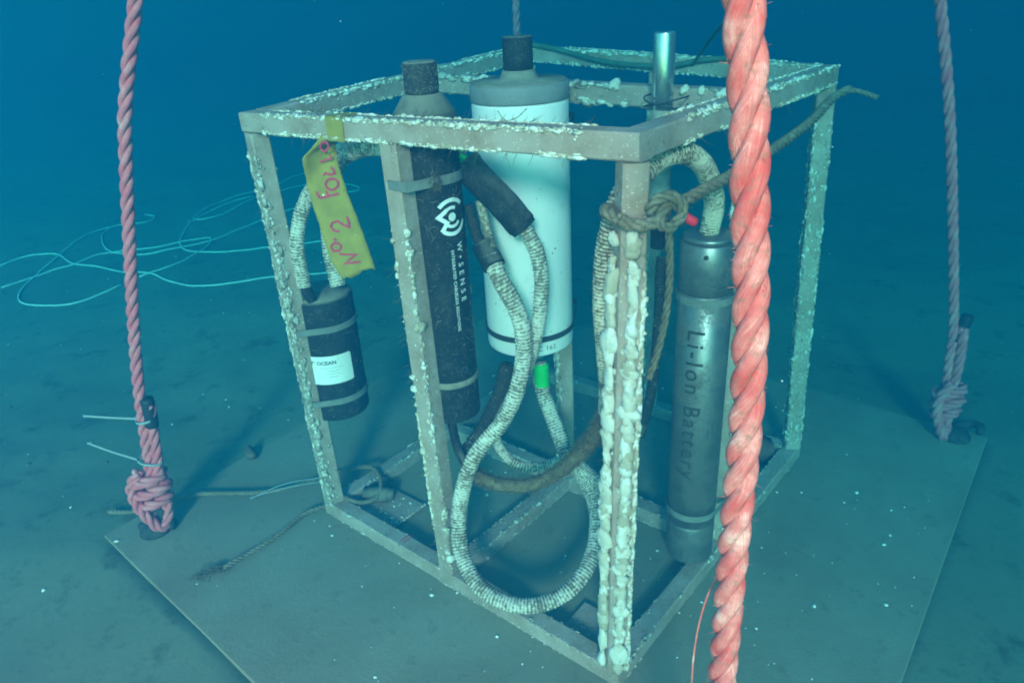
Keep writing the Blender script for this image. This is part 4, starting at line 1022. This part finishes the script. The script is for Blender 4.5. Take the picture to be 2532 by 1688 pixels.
# the turn round the rail
ts=(tB-tA).normalized(); c=tA.lerp(tB,.315); G=MB(); e=h2+.0022
pr=[(-e,-e),(-e,e),(e,e),(e,-e),(-e,-e)]; vs=[]
for (yy,zz) in pr:
    for wv in (-.018,.022): vs.append(c+ts*wv+Vector((0,yy,zz)))
G.add(vs,[(2*i,2*i+1,2*i+3,2*i+2) for i in range(4)]); o=G.build('rail_turn',TAPE,T,False); sm=o.modifiers.new('solid','SOLIDIFY'); sm.thickness=.0012
side=Vector((-tn.y,tn.x,0))
chars=[MB() for _ in range(9)]
for k_ in range(11):
    pts=[Vector(q)+tn*.0022 for q in P['ink%d'%k_]]
    if k_ in (9,10): pts=[q+tn*.001 for q in pts]
    fl2=[(q.dot(side),q.z) for q in pts]; dep=[q.dot(tn) for q in pts]
    vs,fs=stroke2d(fl2,.0036 if k_ not in (9,10) else .003)
    vv=[]
    for i,v in enumerate(vs): vv.append(side*v.x+Vector((0,0,v.y))+tn*dep[i//2])
    chars[{0:0,1:0,2:0,3:1,4:2,5:3,6:4,7:5,8:6,9:7,10:8}[k_]].add(vv,fs)
for c_ in chars: c_.build('handwritten_letter',INK_RED,T,False)

# ------------------------------------------------------------------ things lying on the plate and the sand
def lay_on_floor(pts,r):
    out=[]
    for q in catmull(pts,.03):
        on=(-.37<q.x<1.13 and -.37<q.y<1.13)
        out.append(Vector((q.x,q.y,(0 if on else floor_height(q.x,q.y))+r+.002)))
    return out
for k_,lb in (('cord_a','white cord sweeping left to right nearest the left rope'),('cord_b','white cord with a small hooked loop beside the left rope'),('cord_c','white cord forming the long open loop at far left'),('cord_d','white cord with a round bight behind the left rope'),('cord_e','white cord running back behind the yellow tag'),('cord_f','white cord with the big bight left of the corner post')):
    g=MB(); g.add(*tube_geo(lay_on_floor([Vector(q) for q in P[k_]],.003),.0036,6)); o=g.build('white_string',CORD); tag(o,lb,'cord','white cords looped over the sand')
br_=[Vector((q[0],q[1],.011)) for q in P['brown_rope']]
T=thing('brown_rope','thin brown rope on the plate from the left corner post to a frayed end','rope',tuple(br_[-1]))
soft_rope('line',br_,.0058,T,lay=.03,fuzz=30)
f0=br_[-1]; f1=Vector(P['brown_fray'][1]); hb=MB()
for i in range(150):
    t_=rng.random()**1.3; c=f0.lerp(f1,t_)+Vector((rng.gauss(0,.006),rng.gauss(0,.006),rng.uniform(-.004,.006)))
    hair(hb,c,(f1-f0).normalized()+Vector((rng.gauss(0,.9),rng.gauss(0,.9),rng.uniform(-.1,.5))),rng.uniform(.008,.02),rng,.0009)
stuff(hb.build('frayed_end',HAIRY,T))
cl=[Vector((q[0],q[1],.012)) for q in P['coil']]
for q,zz in zip(cl,(.040,.030,.032,.040,.040,.030,.018)): q.z=zz
T=thing('brown_rope','thin brown rope curling round the left corner weight and trailing off the plate','rope',tuple(cl[0]))
for i,q in enumerate(cl):
    if q.x<-.37 or q.y<-.37: q.z=floor_height(q.x,q.y)+.01
soft_rope('line',cl,.0055,T,lay=.03,fuzz=60)
for k_,lb in (('tie_bundle','upper pale blue-white cable tie lying along the brown rope'),('tie_bundle2','lower pale blue-white cable tie lying along the brown rope')):
    g=MB(); pts=[Vector(q) for q in P[k_]]; pts[0].z=.010; g.add(*strip_geo(catmull(pts,.012),.0055,.0016,Vector((.6,-.7,.4)))); o=g.build('cable_tie',TIEW); tag(o,lb,'cable tie','cable ties on the brown rope')
def weight(name,label,c,sx,sy,sz,rot,m,group):
    bm=bmesh.new(); bmesh.ops.create_cube(bm,size=1.0); bmesh.ops.bevel(bm,geom=bm.edges[:],offset=.16,segments=3,affect='EDGES')
    for v in bm.verts:
        v.co=Vector((v.co.x*sx,v.co.y*sy,v.co.z*sz))*(1+.05*noise.noise(v.co*4))
    me=bpy.data.meshes.new(name); bm.to_mesh(me); bm.free(); me.materials.append(m)
    me.polygons.foreach_set('use_smooth',[True]*len(me.polygons))
    o=link(bpy.data.objects.new(name,me)); o.location=c; o.rotation_euler=(0,0,rot); tag(o,label,'weight',group); return o
weight('lead_weight','rounded silted weight on the corner plate inside the rope coil',(.070,.105,.024),.07,.04,.030,.6,LEAD,'weights inside the frame corners')
weight('lead_weight','dark weight block half behind the red rope in the right far corner',(.700,.735,.030),.09,.06,.058,.6,M_plain('dark_red_lead',(.13,.07,.06),.9,var=.3),'weights inside the frame corners')
# stone and shells
g=MB(); lump(g,(0,0,0),.02,(0,0,1),rng,True,.6); o=g.build('stone',STONE,attr='tint'); o.location=(-.345,.04,.012); o.scale=(1.3,.8,1); tag(o,'small brown stone lying near the buried left edge of the plate','stone')

# green line along the far top rail and its loose end
gl=[tC+Vector((.02,-.02,.022)),tC.lerp(tD,.15)+Vector((0,-.022,.016)),tC.lerp(tD,.35)+Vector((0,-.026,-.004)),tC.lerp(tD,.55)+Vector((0,-.026,-.002)),tC.lerp(tD,.66)+Vector((0,-.022,.014)),tC.lerp(tD,.8)+Vector((0,-.01,.024))]
g=MB(); g.add(*tube_geo(catmull(gl,.01),.006,8)); o=g.build('green_line',TEALLINE); tag(o,'dark green line sagging along the far top rail','line','thin lines at the far rail')
g=MB(); 
gl2=[Vector(q) for q in P['thin_line']]; g.add(*tube_geo(catmull(gl2,.01),.0032,6)); o=g.build('green_line',TEALLINE); tag(o,'thin frayed line slanting up from the rail to the red rope','line','thin lines at the far rail')

# specks drifting in the water
mb=MB(); r9=random.Random(21)
for i in range(260):
    q=Vector((r9.uniform(-1.6,2.0),r9.uniform(-.35,2.2),r9.uniform(.03,1.3)))
    if (q-CAM).length<.75: continue
    lump(mb,q,.0005+.0009*r9.random()**2,(0,0,1),r9,flat=.9)
stuff(mb.build('drifting_specks',SHELL,attr='tint'))

# ------------------------------------------------------------------ the water itself
hz=mesh_obj('haze',*box_geo(HAZE[0],HAZE[1],HAZE[2],HAZE[3],HAZE[4],HAZE[5]),WATER,smooth=False)
stuff(hz)
